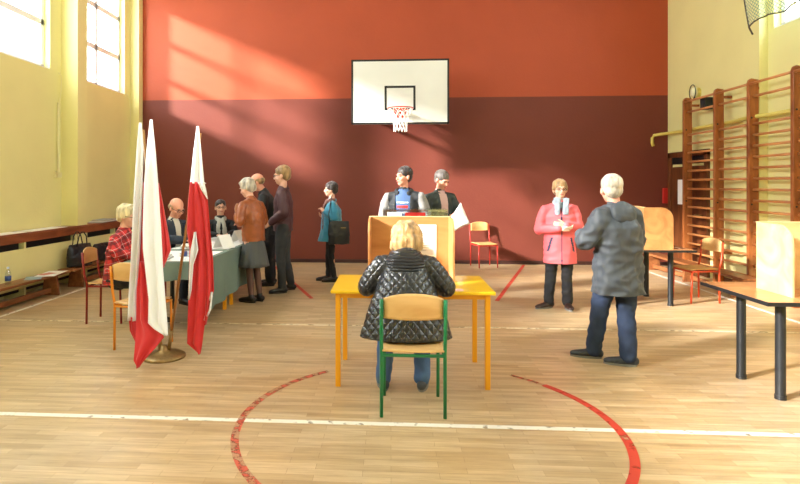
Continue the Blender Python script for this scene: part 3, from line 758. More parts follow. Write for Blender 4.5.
# ------------------------------------------------------------------ people
def to_solid(name, bm, m, parent, vox=.012, sm=4, disp=None, cut=None, thick=0, post=None, mats=None, smf=.5, hemz=None):
    me = bpy.data.meshes.new('tmp'); bmesh.ops.recalc_face_normals(bm, faces=bm.faces); bm.to_mesh(me); bm.free()
    o = bpy.data.objects.new('tmp', me); COL.objects.link(o)
    r = o.modifiers.new('r', 'REMESH'); r.mode = 'VOXEL'; r.voxel_size = vox; r.adaptivity = 0
    s = o.modifiers.new('s', 'SMOOTH'); s.iterations = sm; s.factor = smf
    dg = bpy.context.evaluated_depsgraph_get(); ev = o.evaluated_get(dg); m2 = bpy.data.meshes.new_from_object(ev)
    bpy.data.objects.remove(o); bpy.data.meshes.remove(me); m2.name = name
    if disp:
        m2.update()
        nr = [v.normal.copy() for v in m2.vertices]
        for v, nn in zip(m2.vertices, nr): v.co += nn * disp(v.co, nn)
    if hemz is not None:
        b = bmesh.new(); b.from_mesh(m2); bmesh.ops.bisect_plane(b, geom=b.verts[:] + b.edges[:] + b.faces[:], plane_co=(0, 0, hemz), plane_no=(0, 0, 1), clear_inner=True); b.to_mesh(m2); b.free()
    if cut:
        b = bmesh.new(); b.from_mesh(m2); bmesh.ops.delete(b, geom=[v for v in b.verts if cut(v.co)], context='VERTS'); b.to_mesh(m2); b.free()
    m2.materials.clear()
    for mm in (mats or [m]): m2.materials.append(mm)
    if post:
        for p in m2.polygons: p.material_index = post(p.center, p.normal)
    for p in m2.polygons: p.use_smooth = True
    o = bpy.data.objects.new(name, m2); COL.objects.link(o); o.parent = parent
    if thick:
        s = o.modifiers.new('thickness', 'SOLIDIFY'); s.thickness = thick; s.offset = -1
    return o

def folds(a=.006, f=9, z=.45):
    a *= 1.35
    def d(co, n):
        q_ = Vector((co.x * f, co.y * f, co.z * f * z + 3)); w_ = noise.noise(Vector((co.x * f * .8 + 5, co.y * f * .8, co.z * f * 1.6)))
        return a * (noise.noise(q_) + .5 * noise.noise(q_ * 2.1) + 1.1 * (.28 - abs(w_)))
    return d

SK = {k: mat('skin_' + k, c, .5, var=.05, vscale=20) for k, c in dict(fair=(224, 172, 146), tan=(206, 148, 118), ruddy=(222, 156, 130)).items()}
M_eye = mat('eye_dark', (50, 38, 32), .2); M_lip = mat('lips', (176, 96, 88), .5); M_gl = mat('glasses_frame', (28, 26, 26), .3)
M_sole = mat('shoe_sole', (120, 118, 114), .6)
def hairmat(name, rgb): return mat(name, rgb, .5, bump=.9, bscale=55, var=.55, vscale=24, stretch=(1, 1, .25), sheen=.2)
H_blonde = hairmat('blonde_hair', (176, 138, 88)); H_pale = hairmat('pale_blonde_hair', (216, 196, 152)); H_grey = hairmat('grey_hair', (186, 176, 160))
H_dark = hairmat('dark_hair', (40, 30, 28)); H_brown = hairmat('brown_hair', (104, 78, 54)); H_salt = hairmat('salt_grey_hair', (88, 80, 74)); H_light = hairmat('light_brown_hair', (150, 118, 76))

def hand(bm, w, dr, nrm, curl=.5, side=1, s=1.0):
    """w wrist, dr pointing direction, nrm palm normal (fingers curl towards it), side +1/-1 the thumb's side"""
    w, dr, nrm = Vector(w), Vector(dr).normalized(), Vector(nrm); nrm = (nrm - dr * nrm.dot(dr)).normalized(); lat = dr.cross(nrm) * side
    limb(bm, [w - dr * .02, w + dr * .03, w + dr * .085 * s], [(.027, .018), (.036, .016), (.041, .013)], side=lat, seg=12)
    for i, (o, l) in enumerate(((.030, .070), (.010, .078), (-.010, .073), (-.030, .058))):
        p = w + dr * .085 * s + lat * o * s; a = dr.copy(); pts = [p - dr * .03]; ang = 0
        for sgm in (.45, .32, .23):
            ang += curl * .75; a = (dr * math.cos(ang) + nrm * math.sin(ang) + lat * o * 2).normalized(); pts.append(p); p = p + a * l * sgm * s
        pts.append(p); limb(bm, pts, [.0085, .0085, .008, .0075, .0065], side=lat, seg=8)
    p = w + dr * .025 + lat * .03; a = (dr * .65 + lat * .6 + nrm * .35).normalized(); p2 = p + a * .04; p3 = p2 + (dr * .85 + nrm * .35 + lat * .15).normalized() * .034
    limb(bm, [p - lat * .02, p, p2, p3], [.012, .012, .010, .0075], side=nrm, seg=8)

def human(name, label, loc, rz, s=1.0, group=None, skin='fair', g=1.0,
          hip=(0, 0, .93), chest=(0, .0, 1.27), neck=(0, .0, 1.47), head=(0, -.02, 1.635), hyaw=0, hpitch=0, shw=.185, shz=None,
          el=(.25, .03, 1.13), wl=(.24, -.05, .88), er=(-.25, .03, 1.13), wr=(-.24, -.05, .88), hl=(0, -.15, -1), hr=(0, -.15, -1), nl=(-1, 0, 0), nr=(1, 0, 0), curl=.5,
          kl=(.10, -.01, .49), al=(.11, .02, .085), kr=(-.10, -.01, .49), ar=(-.11, .02, .085), tl=(.15, -1, 0), tr=(-.15, -1, 0),
          hair=None, hairk='short', glasses=False, seated=False,
          top=None, hem=.78, hemr=None, topg=1.0, waistw=1.0, deep=1.0, sleeve=.055, topdisp=None, open_front=0, shirt=None, shirtmats=None, shirtpost=None, toppost=None, topmats=None,
          pants=None, leg=(.088, .062, .052), shoes=None, skirt=None, hood=False, collar=False, fine=.012):
    t = thing(name, label, 'person', loc, rz, group)
    V = lambda p: Vector(p) * s
    hip, chest, neck, head = map(V, (hip, chest, neck, head)); el, wl, er, wr, kl, al, kr, ar = map(V, (el, wl, er, wr, kl, al, kr, ar))
    up = (neck - chest).normalized()
    shc = neck - up * .075 * s
    waist = hip.lerp(chest, .45)
    SL, SR = shc + Vector((shw * s, 0, -.035 * s)), shc - Vector((shw * s, 0, .035 * s))
    HL, HR = hip + Vector((.095 * s, 0, -.02)), hip - Vector((.095 * s, 0, .02))
    HM = Matrix.Translation(head) @ Euler((hpitch, 0, hyaw)).to_matrix().to_4x4() @ Matrix.Scale(s * 1.09, 4)
    # body
    bm = bmesh.new()
    limb(bm, [hip - up * .05 * s, hip, waist, chest, shc - up * .02 * s, shc + up * .04 * s], [(.13, .10), (.14, .10), (.125 * g, .095), (.14 * g, .10), (.15, .085), (.07, .06)])
    limb(bm, [shc, neck, head + Vector((0, .015, -.03)) * s], [.062 * s, .056 * s, .054 * s])
    for S_, E_, W_, hd, nn, sd in ((SL, el, wl, hl, nl, 1), (SR, er, wr, hr, nr, -1)):
        limb(bm, [shc.lerp(S_, .6), S_, S_.lerp(E_, .5), E_], [.045, .048, .042, .036]); limb(bm, [E_, E_.lerp(W_, .4), W_], [.037, .036, .026])
        hand(bm, W_, hd, nn, curl, -sd, s)
    for H_, K_, A_, T_ in ((HL, kl, al, tl), (HR, kr, ar, tr)):
        T_ = Vector(T_).normalized()
        limb(bm, [H_, H_.lerp(K_, .4), K_], [.075, .070, .045]); limb(bm, [K_, K_.lerp(A_, .35), A_], [.046, .047, .030])
        limb(bm, [A_ + Vector((0, 0, -.03)) - T_ * .02, A_ + T_ * .10 - Vector((0, 0, .05))], [.028, .022])
    hb = bmesh.new()
    ell(hb, (0, .018, .035), (.076, .096, .088), seg=24, rings=16); ell(hb, (0, -.022, -.02), (.062, .066, .088), seg=20, rings=14); ell(hb, (0, -.048, -.078), (.036, .036, .034))
    ell(hb, (0, -.070, .025), (.050, .024, .018)); limb(hb, [(0, -.080, .012), (0, -.100, -.018), (0, -.104, -.028)], [.009, .012, .013]); ell(hb, (0, -.092, -.034), (.018, .012, .009))
    for sx in (-1, 1): ell(hb, (sx * .077, .010, -.008), (.012, .020, .033), rot=(R(-10), 0, sx * .3)); ell(hb, (sx * .040, -.062, -.026), (.022, .022, .022))
    ell(hb, (0, -.082, -.058), (.024, .012, .011))
    bmesh.ops.transform(hb, matrix=HM, verts=hb.verts); tm = bpy.data.meshes.new('h'); hb.to_mesh(tm); hb.free(); bm.from_mesh(tm); bpy.data.meshes.remove(tm)
    to_solid('body', bm, SK[skin], t, vox=.0068, sm=3)
    def headpart(nm, f, m, vox=None, **k):
        b = bmesh.new(); f(b); bmesh.ops.transform(b, matrix=HM, verts=b.verts)
        return to_solid(nm, b, m, t, vox=vox, **k) if vox else obj(nm, b, m, t, smooth=True)
    for sx in (-1, 1):
        headpart('eye', lambda b: ell(b, (sx * .030, -.081, .006), (.012, .007, .0065)), M_eye)
        headpart('eyebrow', lambda b: limb(b, [(sx * .016, -.094, .026), (sx * .032, -.092, .031), (sx * .048, -.080, .026)], [.0035, .004, .003], seg=6), hair or H_brown)
    headpart('mouth', lambda b: ell(b, (0, -.0925, -.058), (.024, .006, .006)), M_lip)
    if hair:
        def hf(b):
            if hairk == 'bob':
                ell(b, (0, .022, .045), (.112, .120, .098), seg=24, rings=16); ell(b, (0, .055, -.03), (.112, .095, .095)); limb(b, [(-.085, -.02, .03), (-.088, .0, -.05)], [.030, .026]); limb(b, [(.085, -.02, .03), (.088, .0, -.05)], [.030, .026]); ell(b, (0, -.045, .088), (.075, .045, .028), rot=(R(28), 0, 0))
            elif hairk == 'shortf':
                ell(b, (0, .020, .052), (.090, .106, .088), seg=24, rings=16); ell(b, (0, .060, -.005), (.080, .062, .075)); ell(b, (0, -.050, .090), (.065, .038, .024), rot=(R(28), 0, 0))
                for sx in (-1, 1): ell(b, (sx * .077, .012, .02), (.020, .035, .045))
            elif hairk == 'short':
                ell(b, (0, .026, .054), (.088, .104, .088), seg=24, rings=16); ell(b, (0, .055, .0), (.078, .066, .074)); ell(b, (0, -.045, .092), (.055, .035, .020), rot=(R(25), 0, 0))
            elif hairk == 'buzz':
                ell(b, (0, .022, .048), (.086, .102, .088), seg=24, rings=16); ell(b, (0, .050, .0), (.071, .062, .068))
            elif hairk == 'bald':
                ell(b, (0, .052, .000), (.076, .066, .055), seg=24, rings=16)
                for sx in (-1, 1): ell(b, (sx * .068, .022, .012), (.016, .045, .034))
            elif hairk == 'bun':
                ell(b, (0, .024, .047), (.083, .100, .084), seg=24, rings=16); ell(b, (0, .05, .0), (.074, .064, .066)); ell(b, (0, .12, .05), (.04, .035, .04))
        headpart('hair', hf, hair, vox=.007, sm=2, disp=lambda c, n: .004 * noise.noise(Vector((c.x * 45, c.y * 45, c.z * 18))) + ((.015 if hairk == 'bob' else .009) * noise.noise(Vector((c.x * 26, c.y * 26, c.z * 11))) if hairk in ('bob', 'shortf') else 0))
    if glasses:
        def gf(b):
            for sx in (-1, 1):
                tube(b, [(sx * .031 + .022 * math.cos(2 * PI * k / 18), -.100 + .006 * abs(math.cos(2 * PI * k / 18)), .004 + .017 * math.sin(2 * PI * k / 18)) for k in range(19)], .0022, 6)
                tube(b, [(sx * .053, -.094, .008), (sx * .080, -.02, .008), (sx * .083, .02, .0)], .0024, 6)
            tube(b, [(-.010, -.103, .006), (.010, -.103, .006)], .0022, 6)
        headpart('glasses', gf, M_gl)
    # upper garment
    if top:
        def torso(b, gg, hz, rr, sl=True, slr=sleeve):
            hemr_ = rr or (.185 * gg, .135 * gg)
            hp = Vector((hip.x, hip.y, hz * s)) if not seated else Vector((hip.x, hip.y + .0, hz * s))
            pts = [hp - Vector((0, 0, .05 * s)), hp]; rad = [hemr_, hemr_]
            if hip.z > hp.z + .08: pts.append(hip); rad.append(((hemr_[0] * .5 + .16 * gg * .5), (hemr_[1] * .5 + .125 * gg * .5)))
            pts += [waist, chest, shc - up * .02 * s, shc + up * .035 * s, neck + up * .0]
            rad += [(.165 * gg * waistw, .130 * gg * deep), (.175 * gg, .130 * gg * deep), (.150 * min(1.08, gg), .105), (.098, .082), (.066, .064)]
            limb(b, pts, [(a * s, c * s) for a, c in rad], seg=28)
            if sl:
                for S_, E_, W_ in ((SL, el, wl), (SR, er, wr)):
                    limb(b, [shc.lerp(S_, .35) + up * .0, S_, S_.lerp(E_, .35), S_.lerp(E_, .7), E_], [slr * 1.05 * s, slr * 1.10 * s, slr * 1.13 * s, slr * 1.05 * s, slr * s]); limb(b, [E_, E_.lerp(W_, .5), E_.lerp(W_, .97)], [slr * s, slr * .92 * s, slr * .72 * s])
            return b
        if shirt:
            b = torso(bmesh.new(), topg * .9, hem + .06, None, False); to_solid('shirt', b, shirt, t, vox=.012, sm=3, disp=folds(.003), mats=shirtmats, post=shirtpost)
        b = torso(bmesh.new(), topg, hem, hemr)
        cutf = None
        if open_front:
            cutf = lambda co: co.z < (shc.z + .075 * s) and abs(co.x - (hip.x + (shc.x - hip.x) * min(1, max(0, (co.z - hip.z) / (shc.z - hip.z))))) < open_front * s and co.y < (hip.y + (shc.y - hip.y) * min(1, max(0, (co.z - hip.z) / max(.01, (shc.z - hip.z))))) - .03 * s
        jk = to_solid('jacket', b, top, t, vox=fine, sm=4, disp=topdisp or folds(.008, 8), cut=cutf, thick=.008, hemz=hem * s, post=toppost, mats=topmats)
        if collar:
            b = bmesh.new(); rr = .078 * s; c0 = neck + Vector((0, .0, -.02 * s))
            for k in range(15):
                pass
            a_pts = [c0 + Vector((rr * math.sin(R(a)), rr * .95 * math.cos(R(a)), -.03 * s * (abs(a) / 150) ** 2)) for a in range(-150, 151, 20)]
            limb(b, a_pts, [(.028 * s, .014 * s)] * len(a_pts), side=(0, 0, 1), seg=10); to_solid('collar', b, top if collar is True else collar, jk, vox=.009, sm=2)
        if hood:
            b = bmesh.new(); c0 = shc + Vector((0, .085, .0)) * s
            ell(b, c0, (.145 * s, .07 * s, .115 * s), rot=(R(22), 0, 0), seg=24, rings=16)
            rr = .105 * s; a_pts = [neck + Vector((rr * math.sin(R(a)), rr * .85 * math.cos(R(a)), -.02 * s - .05 * s * (abs(a) / 150) ** 2)) for a in range(-140, 141, 20)]
            limb(b, a_pts, [(.045 * s, .026 * s)] * len(a_pts), side=(0, 0, 1), seg=12)
            to_solid('hood', b, top if hood is True else hood, jk, vox=.010, sm=3, disp=folds(.005, 14))
    # lower garment
    if pants:
        b = bmesh.new()
        limb(b, [hip - Vector((0, 0, .07 * s)), hip + (waist - hip) * .3], [(.155 * s, .115 * s), (.15 * s, .115 * s)])
        for H_, K_, A_ in ((HL, kl, al), (HR, kr, ar)):
            limb(b, [H_, H_.lerp(K_, .45), K_], [leg[0] * 1.08 * s, leg[0] * s, leg[1] * 1.04 * s]); limb(b, [K_, K_.lerp(A_, .4), A_ - Vector((0, 0, .005))], [leg[1] * 1.04 * s, leg[1] * s, leg[2] * s])
        to_solid('trousers' if not skirt else 'tights', b, pants, t, vox=.011, sm=3, disp=folds(.007 if not skirt else .001, 10, .8))
    if skirt:
        b = bmesh.new(); n = 72; rings = []
        for j in range(9):
            f = j / 8; z = (hip.z + .06 * s) * (1 - f) + .50 * s * f
            rings.append([b.verts.new((hip.x + (.13 + .10 * f) * s * math.cos(2 * PI * k / n) * (1 + .05 * f * math.sin(k * PI * 2 / 6)), hip.y + (.11 + .09 * f) * s * math.sin(2 * PI * k / n) * (1 + .05 * f * math.sin(k * PI * 2 / 6)), z)) for k in range(n)])
        for A, B in zip(rings, rings[1:]):
            for k in range(n): b.faces.new((A[k], A[(k + 1) % n], B[(k + 1) % n], B[k]))
        obj('skirt', b, skirt, t, smooth=True, solid=.004)
    if shoes:
        for A_, T_ in ((al, tl), (ar, tr)):
            T_ = Vector(T_).normalized(); sd = T_.cross(Vector((0, 0, 1))); base = Vector((A_.x, A_.y, 0)); lift = max(0, A_.z - .085 * s)
            z0 = Vector((0, 0, lift)); b = bmesh.new()
            limb(b, [base + z0 - T_ * .055 + Vector((0, 0, .045)), base + z0 + Vector((0, 0, .05)), base + z0 + T_ * .08 + Vector((0, 0, .04)), base + z0 + T_ * .16 + Vector((0, 0, .032)), base + z0 + T_ * .19 + Vector((0, 0, .028))], [(.036, .036), (.040, .045), (.044, .032), (.043, .025), (.03, .018)], side=sd)
            limb(b, [A_ - Vector((0, 0, .04)), A_ + Vector((0, 0, .01))], [.042, .040])
            so = to_solid('shoe', b, shoes, t, vox=.008, sm=2)
            b = bmesh.new(); poly = []
            for k in range(20):
                a = 2 * PI * k / 20; p = base + T_ * (.068 + .135 * math.cos(a)) + sd * .044 * math.sin(a) * (1 + .1 * math.cos(a)); poly.append((p.x, p.y))
            prism(b, poly, (lift + .0, lift + .018), 'z'); obj('sole', b, M_sole if shoes is not M_shoe_blk else M_shoe_blk, so)
    return t

# garment materials
M_shoe_blk = mat('black_shoe_leather', (22, 21, 22), .4); M_shoe_grey = mat('dark_grey_trainer', (56, 60, 66), .6, var=.3, vscale=40); M_shoe_brn = mat('dark_brown_shoe', (52, 34, 28), .4)
M_denim = mat('blue_denim', (38, 52, 78), .85, bump=.2, bscale=90, var=.25, vscale=9)
M_denim2 = mat('mid_blue_denim', (66, 92, 130), .85, bump=.2, bscale=90, var=.25, vscale=9)
M_blkcl = mat('black_trouser_cloth', (27, 27, 30), .85, var=.15, vscale=8); M_charcl = mat('charcoal_trouser_cloth', (48, 50, 52), .85, var=.12, vscale=8)
M_greyj = mat('grey_raincoat', (66, 72, 79), .6, bump=.15, bscale=30, var=.06, vscale=6); M_pink = mat('coral_pink_jacket', (232, 104, 112), .6, bump=.2, bscale=30)
M_teal = mat('teal_wool', (54, 130, 158), .9, bump=.4, bscale=70, sheen=.3); M_maroon = mat('maroon_bomber', (70, 36, 42), .6, bump=.1)
M_leather = mat('brown_leather', (148, 78, 38), .34, bump=.6, bscale=20, var=.22, vscale=12); M_blkjk = mat('black_jacket_cloth', (30, 33, 36), .7, var=.1)
M_suit = mat('dark_blue_suit', (40, 48, 62), .8); M_shirt = mat('pale_shirt', (214, 206, 190), .8); M_skirt = mat('grey_skirt_cloth', (78, 80, 80), .85)
M_tights = mat('brown_sheer_tights', (96, 66, 56), .6); M_greyhood = mat('grey_marl_knit', (138, 136, 134), .9, var=.12, vscale=60); M_bluet = mat('blue_tshirt', (70, 96, 140), .85)
M_scarfgrey = mat('grey_scarf', (176, 176, 170), .9, bump=.4, bscale=40); M_darkgreen = mat('dark_green_jacket', (44, 52, 48), .7); M_pinkshirt = mat('pale_pink_shirt', (196, 162, 156), .8)

def quilt_mat():
    m = bpy.data.materials.new('black_quilted_nylon'); m.use_nodes = True; nt, N, L, P = nodes(m)
    P.inputs['Base Color'].default_value = (*lin((34, 36, 40)), 1); P.inputs['Roughness'].default_value = .34; P.inputs['Specular IOR Level'].default_value = .7
    tc = N.new('ShaderNodeTexCoord'); sx = N.new('ShaderNodeSeparateXYZ'); L.new(tc.outputs['Object'], sx.inputs[0])
    def mth(op, a, b=None):
        n = N.new('ShaderNodeMath'); n.operation = op
        for i, v in enumerate((a, b)):
            if v is None: continue
            if isinstance(v, (int, float)): n.inputs[i].default_value = v
            else: L.new(v, n.inputs[i])
        return n.outputs[0]
    x, z = sx.outputs[0], sx.outputs[2]
    zz = mth('ADD', z, mth('MULTIPLY', sx.outputs[1], -.4))
    p = mth('ABSOLUTE', mth('SINE', mth('MULTIPLY', mth('ADD', x, mth('MULTIPLY', zz, .8)), 50)))
    r = mth('ABSOLUTE', mth('SINE', mth('MULTIPLY', mth('SUBTRACT', x, mth('MULTIPLY', zz, .8)), 50)))
    h = mth('POWER', mth('MINIMUM', p, r), .4)
    n = N.new('ShaderNodeTexNoise'); n.inputs['Scale'].default_value = 45; L.new(tc.outputs['Object'], n.inputs['Vector'])
    hh = mth('ADD', h, mth('MULTIPLY', n.outputs['Fac'], .55))
    b = N.new('ShaderNodeBump'); b.inputs['Strength'].default_value = .8; b.inputs['Distance'].default_value = .007
    L.new(hh, b.inputs['Height']); L.new(b.outputs[0], P.inputs['Normal']); return m
M_quilt = quilt_mat()
def rib_mat():
    m = bpy.data.materials.new('black_ribbed_nylon'); m.use_nodes = True; nt, N, L, P = nodes(m)
    P.inputs['Base Color'].default_value = (*lin((34, 36, 40)), 1); P.inputs['Roughness'].default_value = .36; P.inputs['Specular IOR Level'].default_value = .7
    tc = N.new('ShaderNodeTexCoord'); w = N.new('ShaderNodeTexWave'); w.bands_direction = 'Z'; w.inputs['Scale'].default_value = 14; w.inputs['Distortion'].default_value = 1.0; w.inputs['Detail'].default_value = 2
    L.new(tc.outputs['Object'], w.inputs['Vector']); b = N.new('ShaderNodeBump'); b.inputs['Strength'].default_value = 1; b.inputs['Distance'].default_value = .012
    L.new(w.outputs['Fac'], b.inputs['Height']); L.new(b.outputs[0], P.inputs['Normal']); return m
M_rib = rib_mat()
def plaid_mat():
    m = bpy.data.materials.new('red_plaid'); m.use_nodes = True; nt, N, L, P = nodes(m); P.inputs['Roughness'].default_value = .85
    tc = N.new('ShaderNodeTexCoord'); mp = N.new('ShaderNodeMapping'); mp.inputs['Rotation'].default_value = (R(12), R(15), R(20)); L.new(tc.outputs['Object'], mp.inputs[0])
    sx = N.new('ShaderNodeSeparateXYZ'); L.new(mp.outputs[0], sx.inputs[0]); col = None
    base = N.new('ShaderNodeRGB'); base.outputs[0].default_value = (*lin((206, 52, 54)), 1); col = base.outputs[0]
    for ax, sc_, off, wd, c in ((2, 12, 0, .3, (70, 24, 30)), (0, 12, .1, .3, (70, 24, 30)), (1, 12, .4, .28, (90, 28, 34)), (2, 12, .55, .05, (225, 200, 200)), (0, 12, .6, .05, (225, 200, 200))):
        a = N.new('ShaderNodeMath'); a.operation = 'MULTIPLY_ADD'; a.inputs[1].default_value = sc_; a.inputs[2].default_value = off; L.new(sx.outputs[ax], a.inputs[0])
        f = N.new('ShaderNodeMath'); f.operation = 'FRACT'; L.new(a.outputs[0], f.inputs[0])
        l = N.new('ShaderNodeMath'); l.operation = 'LESS_THAN'; l.inputs[1].default_value = wd; L.new(f.outputs[0], l.inputs[0])
        k = N.new('ShaderNodeMath'); k.operation = 'MULTIPLY'; k.inputs[1].default_value = .6; L.new(l.outputs[0], k.inputs[0])
        mx = N.new('ShaderNodeMix'); mx.data_type = 'RGBA'; L.new(k.outputs[0], mx.inputs[0]); L.new(col, mx.inputs[6]); mx.inputs[7].default_value = (*lin(c), 1); col = mx.outputs[2]
    L.new(col, P.inputs['Base Color']); return m
M_plaid = plaid_mat()

def qdisp(co, n):
    a = math.sin((co.x + .8 * (co.z - .4 * co.y)) * 50); b = math.sin((co.x - .8 * (co.z - .4 * co.y)) * 50)
    return .004 * min(abs(a), abs(b)) ** .5 + .008 * noise.noise(co * 9)

M_navy = mat('navy_collar', (44, 50, 80), .7)
# 1 seated voter, back to the camera
human('person', 'blonde woman in black quilted hooded jacket and jeans seated at the yellow table', (.11, 4.03, 0), PI, 1.0,
      hip=(0, 0, .53), chest=(0, -.10, .82), neck=(0, -.19, 1.07), head=(-.01, -.27, 1.145), hpitch=R(18), shw=.185,
      el=(.30, -.17, .80), wl=(.14, -.46, .805), er=(-.31, -.17, .80), wr=(-.12, -.52, .80), hl=(-.6, -.8, 0), hr=(.5, -.8, 0), nl=(0, 0, -1), nr=(0, 0, -1), curl=.5,
      kl=(.15, -.36, .50), al=(.165, -.25, .085), kr=(-.14, -.36, .50), ar=(-.13, -.25, .085), seated=True,
      hair=H_blonde, hairk='bob', glasses=False, top=M_quilt, hem=.475, hemr=(.335, .165), topg=1.2, waistw=1.42, sleeve=.070, topdisp=qdisp, hood=M_rib, pants=M_denim2, leg=(.09, .068, .060), shoes=M_shoe_grey, fine=.009)
# 2 man in grey jacket
human('person', 'older white haired man in grey hooded jacket and jeans standing with back turned', (2.0, 5.03, 0), R(-152), .96,
      hip=(0, .02, .93), chest=(0, .02, 1.25), neck=(0, -.02, 1.46), head=(0, -.06, 1.60), hyaw=R(-28), shw=.20,
      el=(.295, -.08, 1.12), wl=(.10, -.30, 1.16), er=(-.30, -.02, 1.11), wr=(-.10, -.28, 1.12), hl=(-.7, -.6, .2), hr=(.7, -.6, .1), nl=(0, 1, 0), nr=(0, 1, 0),
      kl=(.10, -.10, .48), al=(.075, -.19, .085), kr=(-.08, .04, .48), ar=(-.03, .11, .085), tl=(.9, -.9, 0), tr=(.9, -.9, 0),
      hair=H_grey, hairk='short', glasses=True, skin='ruddy', top=M_greyj, hem=.655, hemr=(.25, .21), topg=1.24, waistw=1.08, deep=1.1, sleeve=.082, hood=True, pants=M_denim, leg=(.10, .078, .074), shoes=M_shoe_grey, topdisp=folds(.019, 8, .6))
# 3 woman in pink
human('person', 'older woman with glasses in coral pink jacket and black trousers, facing the camera', (2.16, 7.2, 0), R(-8), .93,
      hyaw=R(4), skin='fair', shw=.19, el=(.25, .02, 1.10), wl=(.03, -.24, 1.16), er=(-.28, .0, 1.08), wr=(-.04, -.24, 1.12), hl=(-1, -.1, .1), hr=(1, -.2, 0), nl=(0, 1, 0), nr=(0, 1, 0),
      kl=(.09, -.01, .48), al=(.10, .02, .085), kr=(-.12, -.01, .48), ar=(-.15, .0, .085), tl=(.1, -1, 0), tr=(-.9, -.6, 0),
      hair=H_light, hairk='shortf', glasses=True, top=M_pink, topmats=[M_pink, M_navy], toppost=lambda c, n: 1 if (c.y < -.03 and (abs(c.x) < .009 or abs(abs(c.x) - .13 - (c.z - .85) * -.25) < .012 and .74 < c.z < .92)) else 0, hem=.63, hemr=(.225, .17), topg=1.2, sleeve=.068, collar=M_navy, pants=M_blkcl, leg=(.095, .072, .068), shoes=M_shoe_brn)
# 4 man in hoodie
GH = [M_blkjk, M_greyhood]
human('person', 'man in black hoodie with grey sleeves and blue t-shirt behind the ballot box', (.18, 7.6, 0), R(-12), 1.035, skin='ruddy', g=1.1, shw=.215,
      hyaw=R(-42), el=(.29, .03, 1.13), wl=(.24, -.15, .95), er=(-.29, .03, 1.13), wr=(-.24, -.12, .93),
      hair=H_dark, hairk='buzz', top=M_greyhood, topmats=GH, toppost=lambda c, n: 1 if abs(c.x) > .205 else 0, topg=1.15, sleeve=.068, open_front=.095, shirt=M_bluet, shirtmats=[M_bluet, M_paper, M_redprint], shirtpost=lambda c, n: 0 if c.y > -.02 or abs(c.x) > .075 else 1 if 1.335 < c.z < 1.35 or 1.19 < c.z < 1.215 else 2 if 1.27 < c.z < 1.30 else 0, hem=.80, pants=M_blkcl, shoes=M_shoe_blk, hood=M_blkjk)
# 5 man reading
human('person', 'grey haired man in dark green jacket reading a large white sheet', (.70, 7.98, 0), R(30), 1.02, skin='ruddy', shw=.20,
      hyaw=R(12), hpitch=R(24), head=(0, -.05, 1.615), el=(.25, -.08, 1.12), wl=(.12, -.34, 1.16), er=(-.26, -.02, 1.12), wr=(-.02, -.30, 1.12), hl=(-.2, -1, 0), hr=(.3, -1, 0), nl=(-1, 0, 0), nr=(1, 0, 0),
      hair=H_salt, hairk='buzz', top=M_darkgreen, topg=1.12, sleeve=.07, open_front=.06, shirt=M_pinkshirt, hem=.74, pants=M_charcl, shoes=M_shoe_blk, collar=M_blkjk)
# 6 woman in teal
human('person', 'dark haired woman in teal wool jacket with brown scarf, walking left', (-.97, 9.0, 0), R(-80), .92, skin='fair', shw=.17,
      el=(.22, .05, 1.13), wl=(.13, -.13, 1.24), er=(-.22, .05, 1.12), wr=(-.14, -.12, 1.14), hl=(-.4, -.6, .6), hr=(.3, -.8, .3), nl=(0, .3, -1), nr=(0, 1, 0),
      kl=(.07, -.02, .49), al=(.08, .03, .085), kr=(-.07, -.05, .49), ar=(-.08, -.06, .085), tl=(0, -1, 0), tr=(0, -1, 0),
      hair=H_dark, hairk='shortf', top=M_teal, hem=.72, hemr=(.21, .25), topg=1.1, deep=1.25, sleeve=.066, pants=M_blkcl, leg=(.078, .056, .046), shoes=M_shoe_blk, collar=True)
# 7 young man
human('person', 'young man in maroon bomber jacket and grey trousers queueing at registration table', (-1.60, 8.10, 0), R(-84), 1.05, skin='fair', shw=.20,
      hyaw=R(-8), hpitch=R(6), el=(.27, .04, 1.12), wl=(.20, -.16, .98), er=(-.27, .03, 1.12), wr=(-.20, -.18, .96), hl=(-.4, -.8, -.4), hr=(.4, -.8, -.4),
      kl=(.10, -.03, .49), al=(.12, .0, .085), kr=(-.10, .02, .49), ar=(-.12, .10, .085), tl=(.3, -1, 0), tr=(-.1, -1, 0),
      hair=H_light, hairk='short', glasses=True, top=M_maroon, hem=.86, hemr=(.165, .135), topg=1.08, sleeve=.07, pants=M_charcl, leg=(.09, .064, .056), shoes=M_shoe_blk, collar=True)
# 8 man in black jacket bending over the table
human('person', 'balding man in black jacket bending his head at the registration table', (-1.92, 8.62, 0), R(-85), 1.03, skin='ruddy', shw=.205,
      chest=(0, -.04, 1.25), neck=(0, -.10, 1.44), head=(0, -.19, 1.57), hpitch=R(30), el=(.27, -.06, 1.08), wl=(.12, -.30, 1.0), er=(-.27, -.06, 1.08), wr=(-.12, -.30, 1.0), hl=(-.3, -1, 0), hr=(.3, -1, 0), nl=(0, 0, -1), nr=(0, 0, -1),
      hair=H_light, hairk='bald', top=M_blkjk, hem=.78, topg=1.12, sleeve=.072, pants=M_blkcl, leg=(.10, .072, .062), shoes=M_shoe_blk, collar=True)
